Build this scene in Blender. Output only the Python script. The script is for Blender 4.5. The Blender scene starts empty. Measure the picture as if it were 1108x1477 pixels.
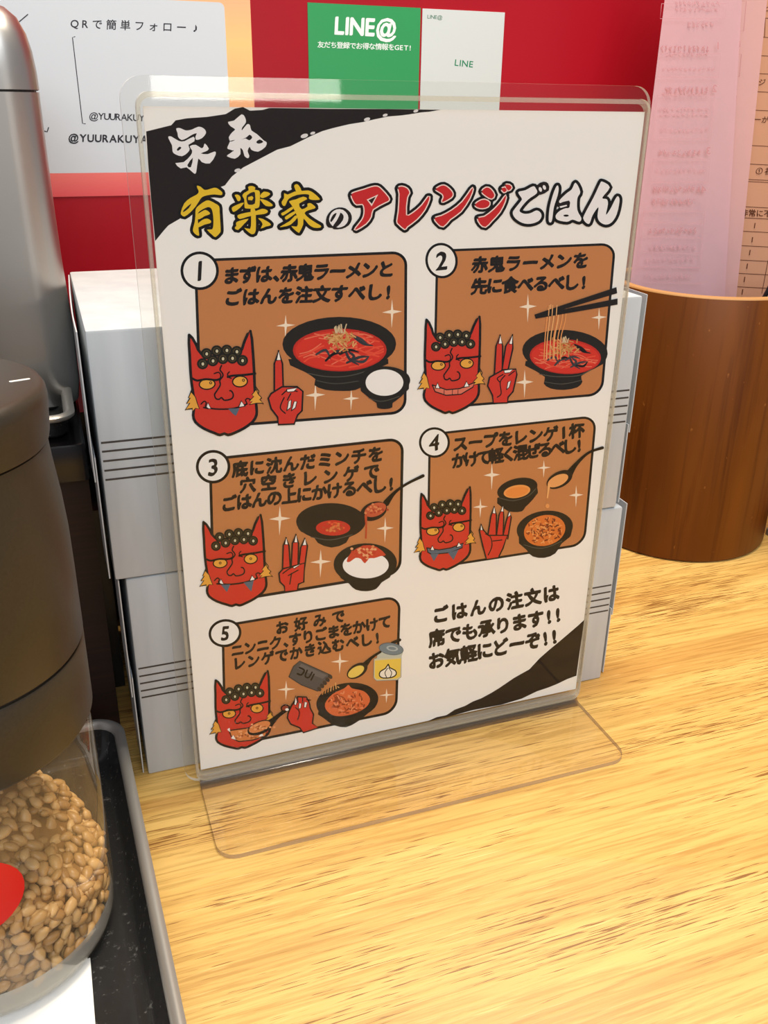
import bpy, bmesh, math, random
import numpy as np
from mathutils import Vector
from mathutils.geometry import tessellate_polygon

random.seed(7)
MM = 0.001
SC = bpy.context.scene
COL = SC.collection

# ------------------------------------------------------------------ camera
CAM = np.array([-144.2, -362.5, 307.4])                       # mm
RW = np.array([[0.94086388, -0.33853757, 0.01294133],          # rows: right, down, forward
               [-0.12800016, -0.39058693, -0.91162372],
               [0.31367359, 0.85605734, -0.410822]])
FPX = 1312.0
PCX, PCY = 554.0, 738.5
cam_data = bpy.data.cameras.new('camera')
cam = bpy.data.objects.new('camera', cam_data)
COL.objects.link(cam)
from mathutils import Matrix
cam.matrix_world = Matrix(((RW[0][0], -RW[1][0], -RW[2][0], CAM[0]*MM),
                           (RW[0][1], -RW[1][1], -RW[2][1], CAM[1]*MM),
                           (RW[0][2], -RW[1][2], -RW[2][2], CAM[2]*MM),
                           (0, 0, 0, 1)))
cam_data.sensor_fit = 'VERTICAL'
cam_data.sensor_height = 36.0
cam_data.sensor_width = 36.0
cam_data.lens = FPX * 36.0 / 1477.0
cam_data.clip_start = 0.01
SC.camera = cam

# ------------------------------------------------------------------ light
SC.view_settings.view_transform = 'Standard'
SC.view_settings.look = 'None'
SC.view_settings.gamma = 1.0
SC.view_settings.use_curve_mapping = False
SC.view_settings.exposure = 0.0
world = bpy.data.worlds.new('world')
SC.world = world
world.use_nodes = True
world.node_tree.nodes['Background'].inputs[0].default_value = (0.95, 0.93, 1.0, 1)
world.node_tree.nodes['Background'].inputs[1].default_value = 0.36

def area(name, loc, target, size, power, color):
    d = bpy.data.lights.new(name, 'AREA')
    d.energy = power; d.color = color; d.shape = 'RECTANGLE'
    d.size, d.size_y = size
    o = bpy.data.objects.new(name, d)
    COL.objects.link(o)
    o.location = Vector(loc) * MM
    o.rotation_euler = (Vector(target) - Vector(loc)).to_track_quat('-Z', 'Y').to_euler()
    return o
area('ceiling_lamp', (130, 52, 1250), (50, -20, 0), (0.40, 0.26), 19.5, (1.0, 0.90, 0.74))
area('front_fill_light', (-250, -1500, 1500), (0, 0, 150), (1.6, 1.0), 25.5, (0.86, 0.93, 1.0))  # cool fill added in front to brighten the upright faces
area('veil_strip_light', (255, -1500, 333), (255, 0, 333), (0.36, 0.05), 0.85, (1.0, 0.97, 0.88))  # strip light added and sized for its reflected veil on the acrylic top

# ------------------------------------------------------------------ materials
def lin1(c):
    c /= 255.0
    return c / 12.92 if c <= 0.04045 else ((c + 0.055) / 1.055) ** 2.4
def lin(r, g, b): return (lin1(r), lin1(g), lin1(b), 1.0)
MATS = {}
def new_mat(name):
    m = bpy.data.materials.new(name); m.use_nodes = True
    nt = m.node_tree
    return m, nt, nt.nodes['Principled BSDF']
def plain(name, rgb, rough=0.5, metal=0.0, spec=0.5, coat=0.0):
    if name in MATS: return MATS[name]
    m, nt, p = new_mat(name)
    p.inputs['Base Color'].default_value = lin(*rgb)
    p.inputs['Roughness'].default_value = rough
    p.inputs['Metallic'].default_value = metal
    p.inputs['Specular IOR Level'].default_value = spec
    p.inputs['Coat Weight'].default_value = coat
    MATS[name] = m
    return m
def ink(rgb, k=1.0):
    """printed colour given as the photograph's pixel value"""
    key = 'ink_%d_%d_%d' % tuple(rgb)
    return plain(key, rgb, 0.5, 0, 0.05)
def N(nt, typ, **kw):
    n = nt.nodes.new(typ)
    for k, v in kw.items(): setattr(n, k, v)
    return n
def ramp(nt, fac, stops):
    r = N(nt, 'ShaderNodeValToRGB')
    e = r.color_ramp.elements
    while len(e) < len(stops): e.new(0.5)
    for el, (pos, c) in zip(e, stops):
        el.position = pos; el.color = c
    nt.links.new(fac, r.inputs[0])
    return r.outputs[0]
def noise(nt, vec, scale, detail=3, rough=0.55, dist=0.0):
    n = N(nt, 'ShaderNodeTexNoise')
    n.inputs['Scale'].default_value = scale
    n.inputs['Detail'].default_value = detail
    n.inputs['Roughness'].default_value = rough
    n.inputs['Distortion'].default_value = dist
    nt.links.new(vec, n.inputs['Vector'])
    return n.outputs['Fac']
def mapped(nt, scale, rot=(0, 0, 0), loc=(0, 0, 0)):
    t = N(nt, 'ShaderNodeTexCoord')
    mp = N(nt, 'ShaderNodeMapping')
    mp.inputs['Scale'].default_value = scale
    mp.inputs['Rotation'].default_value = rot
    mp.inputs['Location'].default_value = loc
    nt.links.new(t.outputs['Object'], mp.inputs['Vector'])
    return mp.outputs['Vector']
def mix(nt, fac, a, b, blend='MIX'):
    n = N(nt, 'ShaderNodeMix', data_type='RGBA', blend_type=blend)
    for sock, v in ((n.inputs[0], fac), (n.inputs[6], a), (n.inputs[7], b)):
        if hasattr(v, 'is_linked') or hasattr(v, 'links'): nt.links.new(v, sock)
        else: sock.default_value = v
    return n.outputs[2]
def bump(nt, p, h, strength, dist):
    b = N(nt, 'ShaderNodeBump')
    b.inputs['Strength'].default_value = strength
    b.inputs['Distance'].default_value = dist
    nt.links.new(h, b.inputs['Height'])
    nt.links.new(b.outputs[0], p.inputs['Normal'])

def wood_table():
    m, nt, p = new_mat('oak_laminate')
    rz = (0, 0, math.radians(2.2))
    broad = noise(nt, mapped(nt, (2.2, 38, 1), rz), 1.0, 3, 0.5, 0.4)
    c0 = ramp(nt, broad, [(0.30, lin(200, 150, 78)), (0.50, lin(218, 174, 96)), (0.70, lin(230, 190, 112))])
    fine = noise(nt, mapped(nt, (16, 430, 1), rz), 1.0, 5, 0.65, 0.5)
    f1 = ramp(nt, fine, [(0.38, (0.74, 0.70, 0.62, 1)), (0.55, (1, 1, 1, 1)), (0.72, (1.0, 1.0, 1.0, 1))])
    c1 = mix(nt, 1.0, c0, f1, 'MULTIPLY')
    lightf = ramp(nt, noise(nt, mapped(nt, (28, 640, 1), rz, (3, 5, 0)), 1.0, 3, 0.5), [(0.62, (0, 0, 0, 1)), (0.76, (0.8, 0.8, 0.8, 1))])
    c2 = mix(nt, lightf, c1, lin(238, 198, 124))
    # dark open pores, gathered in patches
    pn = noise(nt, mapped(nt, (38, 1250, 1), rz, (7, 1, 0)), 1.0, 3, 0.55)
    patch = noise(nt, mapped(nt, (5, 26, 1), rz, (2, 9, 0)), 1.0, 2, 0.5)
    ad = N(nt, 'ShaderNodeMath', operation='MULTIPLY_ADD')
    nt.links.new(patch, ad.inputs[0]); ad.inputs[1].default_value = 0.60; nt.links.new(pn, ad.inputs[2])
    pores = ramp(nt, ad.outputs[0], [(0.915, (0, 0, 0, 1)), (0.96, (1, 1, 1, 1))])
    c3 = mix(nt, pores, c2, lin(138, 92, 40))
    nt.links.new(c3, p.inputs['Base Color'])
    p.inputs['Roughness'].default_value = 0.42
    p.inputs['Specular IOR Level'].default_value = 0.45
    bump(nt, p, fine, 0.25, 0.0004)
    return m
def cup_wood():
    m, nt, p = new_mat('stained_wood')
    broad = noise(nt, mapped(nt, (14, 14, 3.0), (0.05, 0.1, 0)), 1.0, 3, 0.55, 0.8)
    c0 = ramp(nt, broad, [(0.3, lin(86, 43, 7)), (0.5, lin(100, 53, 8)), (0.7, lin(116, 64, 12))])
    grain = noise(nt, mapped(nt, (190, 190, 7), (0.04, 0.12, 0)), 1.0, 3, 0.6, 0.3)
    g1 = ramp(nt, grain, [(0.32, (0.70, 0.64, 0.58, 1)), (0.48, (1, 1, 1, 1)), (1, (1, 1, 1, 1))])
    c1 = mix(nt, 1.0, c0, g1, 'MULTIPLY')
    sp = ramp(nt, noise(nt, mapped(nt, (230, 230, 130)), 1.0, 2, 0.5), [(0.73, (0, 0, 0, 1)), (0.82, (1, 1, 1, 1))])
    c2 = mix(nt, sp, c1, lin(150, 92, 40))
    nt.links.new(c2, p.inputs['Base Color'])
    p.inputs['Roughness'].default_value = 0.42
    p.inputs['Specular IOR Level'].default_value = 0.2
    return m
def dark_wood():
    m, nt, p = new_mat('dark_brown_wood')
    g = noise(nt, mapped(nt, (20, 20, 500)), 1.0, 3)
    nt.links.new(ramp(nt, g, [(0.3, lin(24, 11, 8)), (0.7, lin(46, 22, 15))]), p.inputs['Base Color'])
    p.inputs['Roughness'].default_value = 0.5
    return m
def red_panel():
    m, nt, p = new_mat('red_lacquer_panel')
    g = noise(nt, mapped(nt, (5, 5, 5)), 1.0, 2)
    nt.links.new(ramp(nt, g, [(0.3, lin(152, 8, 24)), (0.7, lin(170, 13, 31))]), p.inputs['Base Color'])
    p.inputs['Roughness'].default_value = 0.38
    p.inputs['Specular IOR Level'].default_value = 0.3
    return m
def acrylic(name, tint, gloss_rough, milk=0.0, milk_col=(0.95, 0.93, 0.85, 1), ior=1.42):
    """thin clear plastic or glass sheet: see-through, with a Fresnel sheen and a little milkiness"""
    m = bpy.data.materials.new(name); m.use_nodes = True
    nt = m.node_tree
    for n in list(nt.nodes):
        if n.type != 'OUTPUT_MATERIAL': nt.nodes.remove(n)
    out = nt.nodes['Material Output']
    tr = N(nt, 'ShaderNodeBsdfTransparent'); tr.inputs[0].default_value = tint
    gl = N(nt, 'ShaderNodeBsdfGlossy'); gl.inputs['Roughness'].default_value = gloss_rough
    fr = N(nt, 'ShaderNodeFresnel'); fr.inputs['IOR'].default_value = ior
    mx = N(nt, 'ShaderNodeMixShader')
    ge = N(nt, 'ShaderNodeNewGeometry'); inv = N(nt, 'ShaderNodeMath', operation='SUBTRACT'); inv.inputs[0].default_value = 1.0
    nt.links.new(ge.outputs['Backfacing'], inv.inputs[1])        # the sheen belongs to the outer face of the sheet
    fm = N(nt, 'ShaderNodeMath', operation='MULTIPLY'); nt.links.new(fr.outputs[0], fm.inputs[0]); nt.links.new(inv.outputs[0], fm.inputs[1])
    nt.links.new(fm.outputs[0], mx.inputs[0]); nt.links.new(tr.outputs[0], mx.inputs[1]); nt.links.new(gl.outputs[0], mx.inputs[2])
    last = mx
    if milk > 0:
        df = N(nt, 'ShaderNodeBsdfDiffuse'); df.inputs[0].default_value = milk_col
        m2 = N(nt, 'ShaderNodeMixShader'); m2.inputs[0].default_value = milk
        nt.links.new(mx.outputs[0], m2.inputs[1]); nt.links.new(df.outputs[0], m2.inputs[2])
        last = m2
    nt.links.new(last.outputs[0], out.inputs[0])
    return m
def paper_thin(name, rgb, tl=0.45):
    m, nt, p = new_mat(name)
    out = nt.nodes['Material Output']
    g = noise(nt, mapped(nt, (60, 60, 60)), 1.0, 3)
    c = mix(nt, g, lin(*[int(v*0.97) for v in rgb]), lin(*rgb))
    nt.links.new(c, p.inputs['Base Color'])
    p.inputs['Roughness'].default_value = 0.7
    p.inputs['Specular IOR Level'].default_value = 0.15
    t = N(nt, 'ShaderNodeBsdfTranslucent'); nt.links.new(c, t.inputs[0])
    mx = N(nt, 'ShaderNodeMixShader'); mx.inputs[0].default_value = tl
    nt.links.new(p.outputs[0], mx.inputs[1]); nt.links.new(t.outputs[0], mx.inputs[2])
    nt.links.new(mx.outputs[0], out.inputs[0])
    return m
def carton_mat():
    m, nt, p = new_mat('grey_carton')
    g = noise(nt, mapped(nt, (70, 70, 9)), 1.0, 3)
    nt.links.new(ramp(nt, g, [(0.35, lin(184, 189, 192)), (0.65, lin(196, 201, 203))]), p.inputs['Base Color'])
    p.inputs['Roughness'].default_value = 0.36
    p.inputs['Specular IOR Level'].default_value = 0.5
    return m
def brushed_steel():
    m, nt, p = new_mat('brushed_steel')
    g = noise(nt, mapped(nt, (40, 40, 3)), 1.0, 2)
    nt.links.new(ramp(nt, g, [(0.3, (0.43, 0.41, 0.375, 1)), (0.7, (0.49, 0.465, 0.43, 1))]), p.inputs['Base Color'])
    p.inputs['Metallic'].default_value = 1.0
    p.inputs['Roughness'].default_value = 0.36
    return m
def jar_plastic():
    m, nt, p = new_mat('brown_matte_plastic')
    g = noise(nt, mapped(nt, (900, 900, 900)), 1.0, 2)
    nt.links.new(ramp(nt, g, [(0.3, lin(43, 36, 24)), (0.7, lin(50, 42, 29))]), p.inputs['Base Color'])
    p.inputs['Roughness'].default_value = 0.42
    p.inputs['Specular IOR Level'].default_value = 0.45
    return m
def tray_metal():
    m, nt, p = new_mat('dark_tray_metal')
    sp = noise(nt, mapped(nt, (300, 300, 300)), 1.0, 3, 0.7)
    nt.links.new(ramp(nt, sp, [(0.60, lin(48, 47, 46)), (0.78, lin(112, 110, 106))]), p.inputs['Base Color'])
    nt.links.new(ramp(nt, sp, [(0.3, (0.14,)*3+(1,)), (0.8, (0.32,)*3+(1,))]), p.inputs['Roughness'])
    p.inputs['Metallic'].default_value = 0.35
    bump(nt, p, noise(nt, mapped(nt, (160, 160, 160)), 1.0, 3), 0.25, 0.0006)
    return m
def seed_mat():
    m, nt, p = new_mat('roasted_seed')
    oi = N(nt, 'ShaderNodeNewGeometry')
    nt.links.new(ramp(nt, oi.outputs['Random Per Island'], [(0.0, lin(156, 114, 62)), (0.5, lin(188, 145, 86)), (1.0, lin(212, 172, 114))]), p.inputs['Base Color'])
    p.inputs['Roughness'].default_value = 0.4
    return m
M = dict(wood=wood_table(), cup=cup_wood(), dark_wood=dark_wood(), red=red_panel(), steel=brushed_steel(),
         carton=carton_mat(), jar=jar_plastic(), tray=tray_metal(), seed=seed_mat(),
         acr=acrylic('clear_acrylic', (0.97, 0.97, 0.96, 1), 0.03, 0.004),
         edge=acrylic('acrylic_cut_edge', (0.90, 0.89, 0.85, 1), 0.12, 0.5),  # milky white in the edge stands in for its bright glints
         bend=acrylic('acrylic_bend', (0.74, 0.68, 0.58, 1), 0.10, 0.03), rim=acrylic('acrylic_rim', (0.93, 0.91, 0.85, 1), 0.08, 0.20, (0.95, 0.9, 0.78, 1)),  # dark tint of the bend stands in for the shadow seen through it
         base=acrylic('clear_acrylic_foot', (0.99, 0.985, 0.98, 1), 0.05, 0.005),
         bedge=acrylic('acrylic_foot_edge', (0.62, 0.56, 0.46, 1), 0.15, 0.30, (0.55, 0.5, 0.45, 1)),
         glass=acrylic('jar_glass', (0.97, 0.95, 0.92, 1), 0.03, 0.05, (0.9, 0.72, 0.45, 1), 1.5),
         glassbase=acrylic('jar_glass_base', (0.78, 0.79, 0.76, 1), 0.08, 0.30, (0.85, 0.83, 0.78, 1), 1.6))

# ------------------------------------------------------------------ mesh helpers (millimetres in, metres out)
def tag(o, label, cat, group=None, kind=None):
    if label: o['label'] = label
    if cat: o['category'] = cat
    if group: o['group'] = group
    if kind: o['kind'] = kind
    return o
def thing(name, label, cat, loc, group=None):
    o = bpy.data.objects.new(name, None)
    COL.objects.link(o); o.location = Vector(loc) * MM
    o.empty_display_size = 0.02
    return tag(o, label, cat, group)
def world_mm(o):
    v = Vector((0, 0, 0))
    while o: v = v + o.location; o = o.parent
    return v / MM
def obj(name, verts, faces, mats, parent=None, mi=None, smooth=False, origin=None):
    me = bpy.data.meshes.new(name)
    base = world_mm(parent) if parent else Vector((0, 0, 0))
    org = Vector(origin) if origin else (base if parent else Vector((0, 0, 0)))
    me.from_pydata([((Vector(v) - org) * MM) for v in verts], [], faces)
    for m in (mats if isinstance(mats, (list, tuple)) else [mats]): me.materials.append(m)
    if mi is not None: me.polygons.foreach_set('material_index', mi)
    if smooth: me.polygons.foreach_set('use_smooth', [True] * len(me.polygons))
    me.update()
    o = bpy.data.objects.new(name, me)
    COL.objects.link(o)
    if parent: o.parent = parent
    o.location = (org - base) * MM
    return o
def fix(o, dist=0.0):
    bm = bmesh.new(); bm.from_mesh(o.data)
    if dist: bmesh.ops.remove_doubles(bm, verts=bm.verts, dist=dist * MM)
    bmesh.ops.recalc_face_normals(bm, faces=bm.faces)
    bm.to_mesh(o.data); bm.free(); o.data.update()
    return o
def autosmooth(o, deg=35):
    bm = bmesh.new(); bm.from_mesh(o.data)
    for f in bm.faces: f.smooth = True
    for e in bm.edges:
        if len(e.link_faces) == 2 and e.calc_face_angle(0) > math.radians(deg): e.smooth = False
    bm.to_mesh(o.data); bm.free()
    return o
def rrect(x0, x1, y0, y1, r, n=6):
    if not isinstance(r, (list, tuple)): r = [r] * 4          # BL, BR, TR, TL
    pts = []
    for (cx, cy, a0, rr) in ((x0, y0, 180, r[0]), (x1, y0, 270, r[1]), (x1, y1, 0, r[2]), (x0, y1, 90, r[3])):
        ox = cx + (rr if cx == x0 else -rr); oy = cy + (rr if cy == y0 else -rr)
        if rr <= 0: pts.append((cx, cy)); continue
        for k in range(n + 1):
            a = math.radians(a0 + 90 * k / n)
            pts.append((ox + rr * math.cos(a), oy + rr * math.sin(a)))
    return pts
def prism(pts, h0, h1, axis='z'):
    """extrude a 2-D outline; returns verts, faces (caps first)"""
    f = {'z': lambda p, h: (p[0], p[1], h), 'y': lambda p, h: (p[0], h, p[1]), 'x': lambda p, h: (h, p[0], p[1])}[axis]
    n = len(pts)
    v = [f(p, h0) for p in pts] + [f(p, h1) for p in pts]
    fc = [tuple(range(n))[::-1], tuple(range(n, 2 * n))]
    fc += [(i, (i + 1) % n, n + (i + 1) % n, n + i) for i in range(n)]
    return v, fc
def bevel(o, w, seg=2, deg=40):
    bm = bmesh.new(); bm.from_mesh(o.data)
    bmesh.ops.recalc_face_normals(bm, faces=bm.faces)
    ed = [e for e in bm.edges if len(e.link_faces) == 2 and e.calc_face_angle(0) > math.radians(deg)]
    bmesh.ops.bevel(bm, geom=ed, offset=w * MM, segments=seg, affect='EDGES', profile=0.6)
    bm.to_mesh(o.data); bm.free()
    return autosmooth(o)
def lathe(prof, cx, cy, n=64):
    v, f = [], []
    for (r, z) in prof:
        for k in range(n):
            a = 2 * math.pi * k / n
            v.append((cx + r * math.cos(a), cy + r * math.sin(a), z))
    for i in range(len(prof) - 1):
        for k in range(n):
            f.append((i * n + k, i * n + (k + 1) % n, (i + 1) * n + (k + 1) % n, (i + 1) * n + k))
    return v, f
def sweep(path, prof):
    """profile (outward offset, z) carried round a closed, convex 2-D path given as (point, normal)"""
    v, f = [], []
    n = len(path)
    for (off, z) in prof:
        for (p, nn) in path: v.append((p[0] + nn[0] * off, p[1] + nn[1] * off, z))
    for i in range(len(prof) - 1):
        for k in range(n):
            f.append((i * n + k, i * n + (k + 1) % n, (i + 1) * n + (k + 1) % n, (i + 1) * n + k))
    return v, f
def rrect_path(x0, x1, y0, y1, r, n=8):
    out = []
    for (cx, cy, a0) in ((x0 + r, y0 + r, 180), (x1 - r, y0 + r, 270), (x1 - r, y1 - r, 0), (x0 + r, y1 - r, 90)):
        for k in range(n + 1):
            a = math.radians(a0 + 90 * k / n)
            out.append(((cx + r * math.cos(a), cy + r * math.sin(a)), (math.cos(a), math.sin(a))))
    return out
def merge(*vf):
    v, f = [], []
    for (a, b) in vf:
        o = len(v); v += list(a); f += [tuple(i + o for i in q) for q in b]
    return v, f

# where a line of sight of the photograph meets the plane y = Y (used to measure things off the photograph)
def at(u, v, Y):
    d = RW.T @ np.array([(u - PCX) / FPX, (v - PCY) / FPX, 1.0])
    k = (Y - CAM[1]) / d[1]
    q = CAM + k * d
    return (q[0], q[2])
def homography(src, dst):
    A = []
    for (x, y), (u, v) in zip(src, dst):
        A.append([x, y, 1, 0, 0, 0, -u * x, -u * y, -u]); A.append([0, 0, 0, x, y, 1, -v * x, -v * y, -v])
    V = np.linalg.svd(np.array(A, float))[2]
    return V[-1].reshape(3, 3)

# ------------------------------------------------------------------ printing: flat inks built up in thin layers on a sheet
_glyph = {}
_fc = bpy.data.curves.new('glyph', 'FONT')
_fo = bpy.data.objects.new('glyph', _fc)
COL.objects.link(_fo)
def glyph(ch, off):
    key = (ch, off)
    if key not in _glyph:
        _fc.body = ch; _fc.offset = off; _fc.resolution_u = 3
        dg = bpy.context.evaluated_depsgraph_get(); dg.update()
        me = bpy.data.meshes.new_from_object(_fo.evaluated_get(dg))
        vs = [(v.co.x, v.co.y) for v in me.vertices]
        fs = [tuple(p.vertices) for p in me.polygons]
        bpy.data.meshes.remove(me)
        _glyph[key] = (vs, fs)
    return _glyph[key]
def cr(pts, closed, k=4):
    n = len(pts); out = []
    rng = range(n if closed else n - 1)
    P = [np.array(p, float) for p in pts]
    g = (lambda i: P[i % n]) if closed else (lambda i: P[min(max(i, 0), n - 1)])
    for i in rng:
        a, b, c, d = g(i - 1), g(i), g(i + 1), g(i + 2)
        for j in range(k):
            t = j / k
            out.append(0.5 * ((2 * b) + (-a + c) * t + (2 * a - 5 * b + 4 * c - d) * t * t + (-a + 3 * b - 3 * c + d) * t ** 3))
    if not closed: out.append(P[-1])
    return out
class Art:
    def __init__(self, to_plane, lift=0.002):
        self.tp = to_plane; self.v = []; self.f = []; self.m = []; self.mats = []; self.L = 1; self.lift = lift
        self.ox = self.oy = 0.0; self.s = 1.0
    def view(self, ox, oy, s, layer=None):
        self.ox, self.oy, self.s = ox, oy, s
        if layer is not None: self.L = layer
    def mat(self, rgb):
        m = rgb if not isinstance(rgb, tuple) else ink(rgb)
        if m not in self.mats: self.mats.append(m)
        return self.mats.index(m)
    def emit(self, pts, faces, rgb, lay=None):
        b = len(self.v); k = self.mat(rgb)
        for i_, p in enumerate(pts):
            a, c = self.tp(p[0] / self.s + self.ox, p[1] / self.s + self.oy)
            self.v.append((a, (self.L + (lay[i_] if lay else 0)) * self.lift, c))
        for q in faces:
            self.f.append(tuple(i + b for i in q)); self.m.append(k)
    def poly(self, pts, rgb, smooth=0, out=0, ocol=(22, 16, 14)):
        if smooth: pts = cr(pts, True, smooth)
        pts = [(float(p[0]), float(p[1])) for p in pts]
        self.L += 1
        tr = tessellate_polygon([[Vector((p[0], p[1], 0)) for p in pts]])
        self.emit(pts, tr, rgb)
        if out: self.stroke(pts + [pts[0]], out, ocol, smooth=0)
    def stroke(self, pts, w, rgb, smooth=4):
        self.L += 1
        n0 = len(pts)
        ws = [w] * n0 if not isinstance(w, (list, tuple)) else list(w)
        q = [(p[0], p[1], r) for p, r in zip(pts, ws)]
        if smooth and n0 > 2: q = cr(q, False, smooth)
        vs, fs = [], []
        m = len(q)
        for i in range(m):
            a, b = q[max(i - 1, 0)], q[min(i + 1, m - 1)]
            dx, dy = b[0] - a[0], b[1] - a[1]; l = math.hypot(dx, dy) or 1
            nx, ny = -dy / l * q[i][2] / 2, dx / l * q[i][2] / 2
            vs += [(q[i][0] + nx, q[i][1] + ny), (q[i][0] - nx, q[i][1] - ny)]
            if i: fs.append((2 * i - 2, 2 * i - 1, 2 * i + 1, 2 * i))
        dark = isinstance(rgb, tuple) and sum(rgb) < 150
        for i in range(m):                                     # round joints (dark inks) and round ends (all)
            end = i in (0, m - 1)
            if not end and (not dark or (m > 40 and i % 2)): continue
            b = len(vs); r = q[i][2] / 2; k = 8
            if dark:
                vs += [(q[i][0] + r * math.cos(6.2832 * j / k), q[i][1] + r * math.sin(6.2832 * j / k)) for j in range(k)]
                fs.append(tuple(range(b, b + k)))
            else:
                nb_ = q[1] if i == 0 else q[m - 2]
                a0 = math.atan2(q[i][1] - nb_[1], q[i][0] - nb_[0]) - math.pi / 2
                vs += [(q[i][0] + r * math.cos(a0 + math.pi * j / 6), q[i][1] + r * math.sin(a0 + math.pi * j / 6)) for j in range(7)]
                fs.append(tuple(range(b, b + 7)))
        self.emit(vs, fs, rgb)
    def ell(self, cx, cy, rx, ry, rgb, rot=0.0, out=0, ocol=(22, 16, 14), n=32):
        c, s = math.cos(math.radians(rot)), math.sin(math.radians(rot))
        pts = [(cx + rx * math.cos(t) * c - ry * math.sin(t) * s, cy + rx * math.cos(t) * s + ry * math.sin(t) * c)
               for t in [6.28318 * k / n for k in range(n)]]
        self.poly(pts, rgb, 0, out, ocol)
    def star(self, cx, cy, w, h, rgb=(250, 232, 208)):
        pts = [(cx, cy - h * .85), (cx + w * .12, cy - h * .12), (cx + w, cy - 2), (cx + w * .12, cy + h * .12), (cx - 2, cy + h * 1.1),
               (cx - w * .12, cy + h * .12), (cx - w, cy + 3), (cx - w * .12, cy - h * .12)]
        self.poly(pts, rgb)
    def text(self, s, p0, p1, h, rgb, bold=0.03, shear=0.10, brush=0.010, narrow=1.0, spread=None, mirror=False):
        """characters spaced evenly from p0 to p1 (centre line), h high"""
        self.L += 1; nn = 10
        adv = [0.55 if c in '、!.' else 0.72 if ord(c) < 128 else 1.0 for c in s]
        if spread == 'latin':
            adv = []
            for c in s:
                vs, _ = glyph(c, 0.0); adv.append((max(v[0] for v in vs) - min(v[0] for v in vs) + 0.10) if vs else 0.35)
        tot = sum(adv); pos = 0
        dx, dy = p1[0] - p0[0], p1[1] - p0[1]
        l = math.hypot(dx, dy); ux, uy = dx / l, dy / l
        cell = l / tot
        for c, a in zip(s, adv):
            mid = (pos + a / 2) * cell; pos += a
            if c == ' ': continue
            vs, fs = glyph(c, 0.0)
            if not vs: continue
            xs = [v[0] for v in vs]; ys = [v[1] for v in vs]
            gx = (min(xs) + max(xs)) / 2
            if spread == 'latin': gy = 0.35
            else: gy = 0.38
            if spread != 'latin' and c not in '、!': gx = gx * 0.5 + 0.25 * (1.0 if max(xs) > 0.75 else 2 * gx)
            seed = random.random() * 50
            out = []
            # a slanting flat nib drawn round every line of the letter
            nib = [(0.0, 0.0)] if bold <= 0 else [(bold * 1.35 * math.cos(t) * .64 - bold * .75 * math.sin(t) * .77, bold * 1.35 * math.cos(t) * .77 + bold * .75 * math.sin(t) * .64) for t in [6.28318 * q / nn for q in range(nn)]]
            nv = len(vs); fs = [tuple(i + nv * q for i in t_) for q in range(len(nib)) for t_ in fs]
            for (x, y) in [(x + a_, y + b_) for (a_, b_) in nib for (x, y) in vs]:
                X, Y = (x - gx) * narrow, y - gy
                if mirror: X = -X
                X += brush * math.sin(9 * Y + seed) + brush * .6 * math.sin(21 * X + seed)
                Y += brush * math.sin(8 * X + seed * 1.7) + brush * .6 * math.sin(23 * Y + seed)
                X += Y * shear
                out.append((p0[0] + ux * mid + (X * ux + Y * uy) * h, p0[1] + uy * mid + (X * uy - Y * ux) * h))
            self.emit(out, fs, rgb, [0.5 * (i // nv) for i in range(len(out))])
        self.L += 5
    def build(self, name, parent=None, facing=-1, y0=0.0, origin=None, extra=None):
        v = [(a, y0 + facing * b, c) for (a, b, c) in self.v]; f = list(self.f); mi = list(self.m)
        mats = list(self.mats)
        if extra:
            ev, ef, em = extra
            b = len(v); v += ev; f += [tuple(i + b for i in q) for q in ef]
            mats.append(em); mi += [len(mats) - 1] * len(ef)
        o = obj(name, v, f, mats, parent, mi, origin=origin)
        bm = bmesh.new(); bm.from_mesh(o.data)                   # every printed face looks out of its sheet
        for q in bm.faces:
            if abs(q.normal.y) > 0.9 and q.normal.y * facing < 0 and q.index < len(self.f): q.normal_flip()
        bm.to_mesh(o.data); bm.free()
        return o
# ------------------------------------------------------------------ the setting
WALL_Y = 262.0
v, f = prism([(-700, -20), (900, -20), (900, 700), (-700, 700)], WALL_Y, WALL_Y + 20, 'y')
w = fix(obj('wall_back', v, f, M['red'])); tag(w, None, None, kind='structure')
v, f = prism(rrect(-700, 900, -520, WALL_Y, 4), -30, 0)
t = bevel(obj('counter_top', v, f, M['wood'], origin=(100, -130, -30)), 1.5)
tag(t, 'pale oak-grained wooden counter top along the red wall, carrying everything', 'counter')

# ------------------------------------------------------------------ acrylic sign stand
st = thing('sign_stand', 'clear acrylic L-shaped table sign stand holding the illustrated rice menu card', 'sign stand', (-2, 0, 0))
def plate(name, pts, h0, h1, axis, mface, medge, parent):
    v, f = prism(pts, h0, h1, axis)
    o = fix(obj(name, v, f, [mface, medge], parent, [0, 0] + [1] * (len(f) - 2)))
    return o
plate('back_panel', rrect(-112.5, 108.3, 0.3, 315, 8), 1.2, 3.2, 'y', M['acr'], M['edge'], st)
plate('front_panel', rrect(-107.6, 105.6, 3.2, 310, 5), -3.0, -1.4, 'y', M['acr'], M['edge'], st)
plate('foot_plate', rrect(-106.2, 104.6, -54.5, -1.0, [9, 9, 0, 0]), 0.05, 2.4, 'z', M['base'], M['bedge'], st)
# the heat-bent corner between the front panel and the foot
bp = [(-4.6 + 4.6 * math.sin(a) - 0.4, 4.6 - 4.6 * math.cos(a) + 0.1) for a in [math.pi / 2 * k / 8 for k in range(9)]]
bi = [(-4.6 + 2.4 * math.sin(a) - 0.4, 4.6 - 2.4 * math.cos(a) + 0.1) for a in [math.pi / 2 * k / 8 for k in range(9)]]
v, f = prism(bp + bi[::-1], -106.2, 104.6, 'x')
fix(obj('bent_corner', v, f, M['bend'], st))
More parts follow.
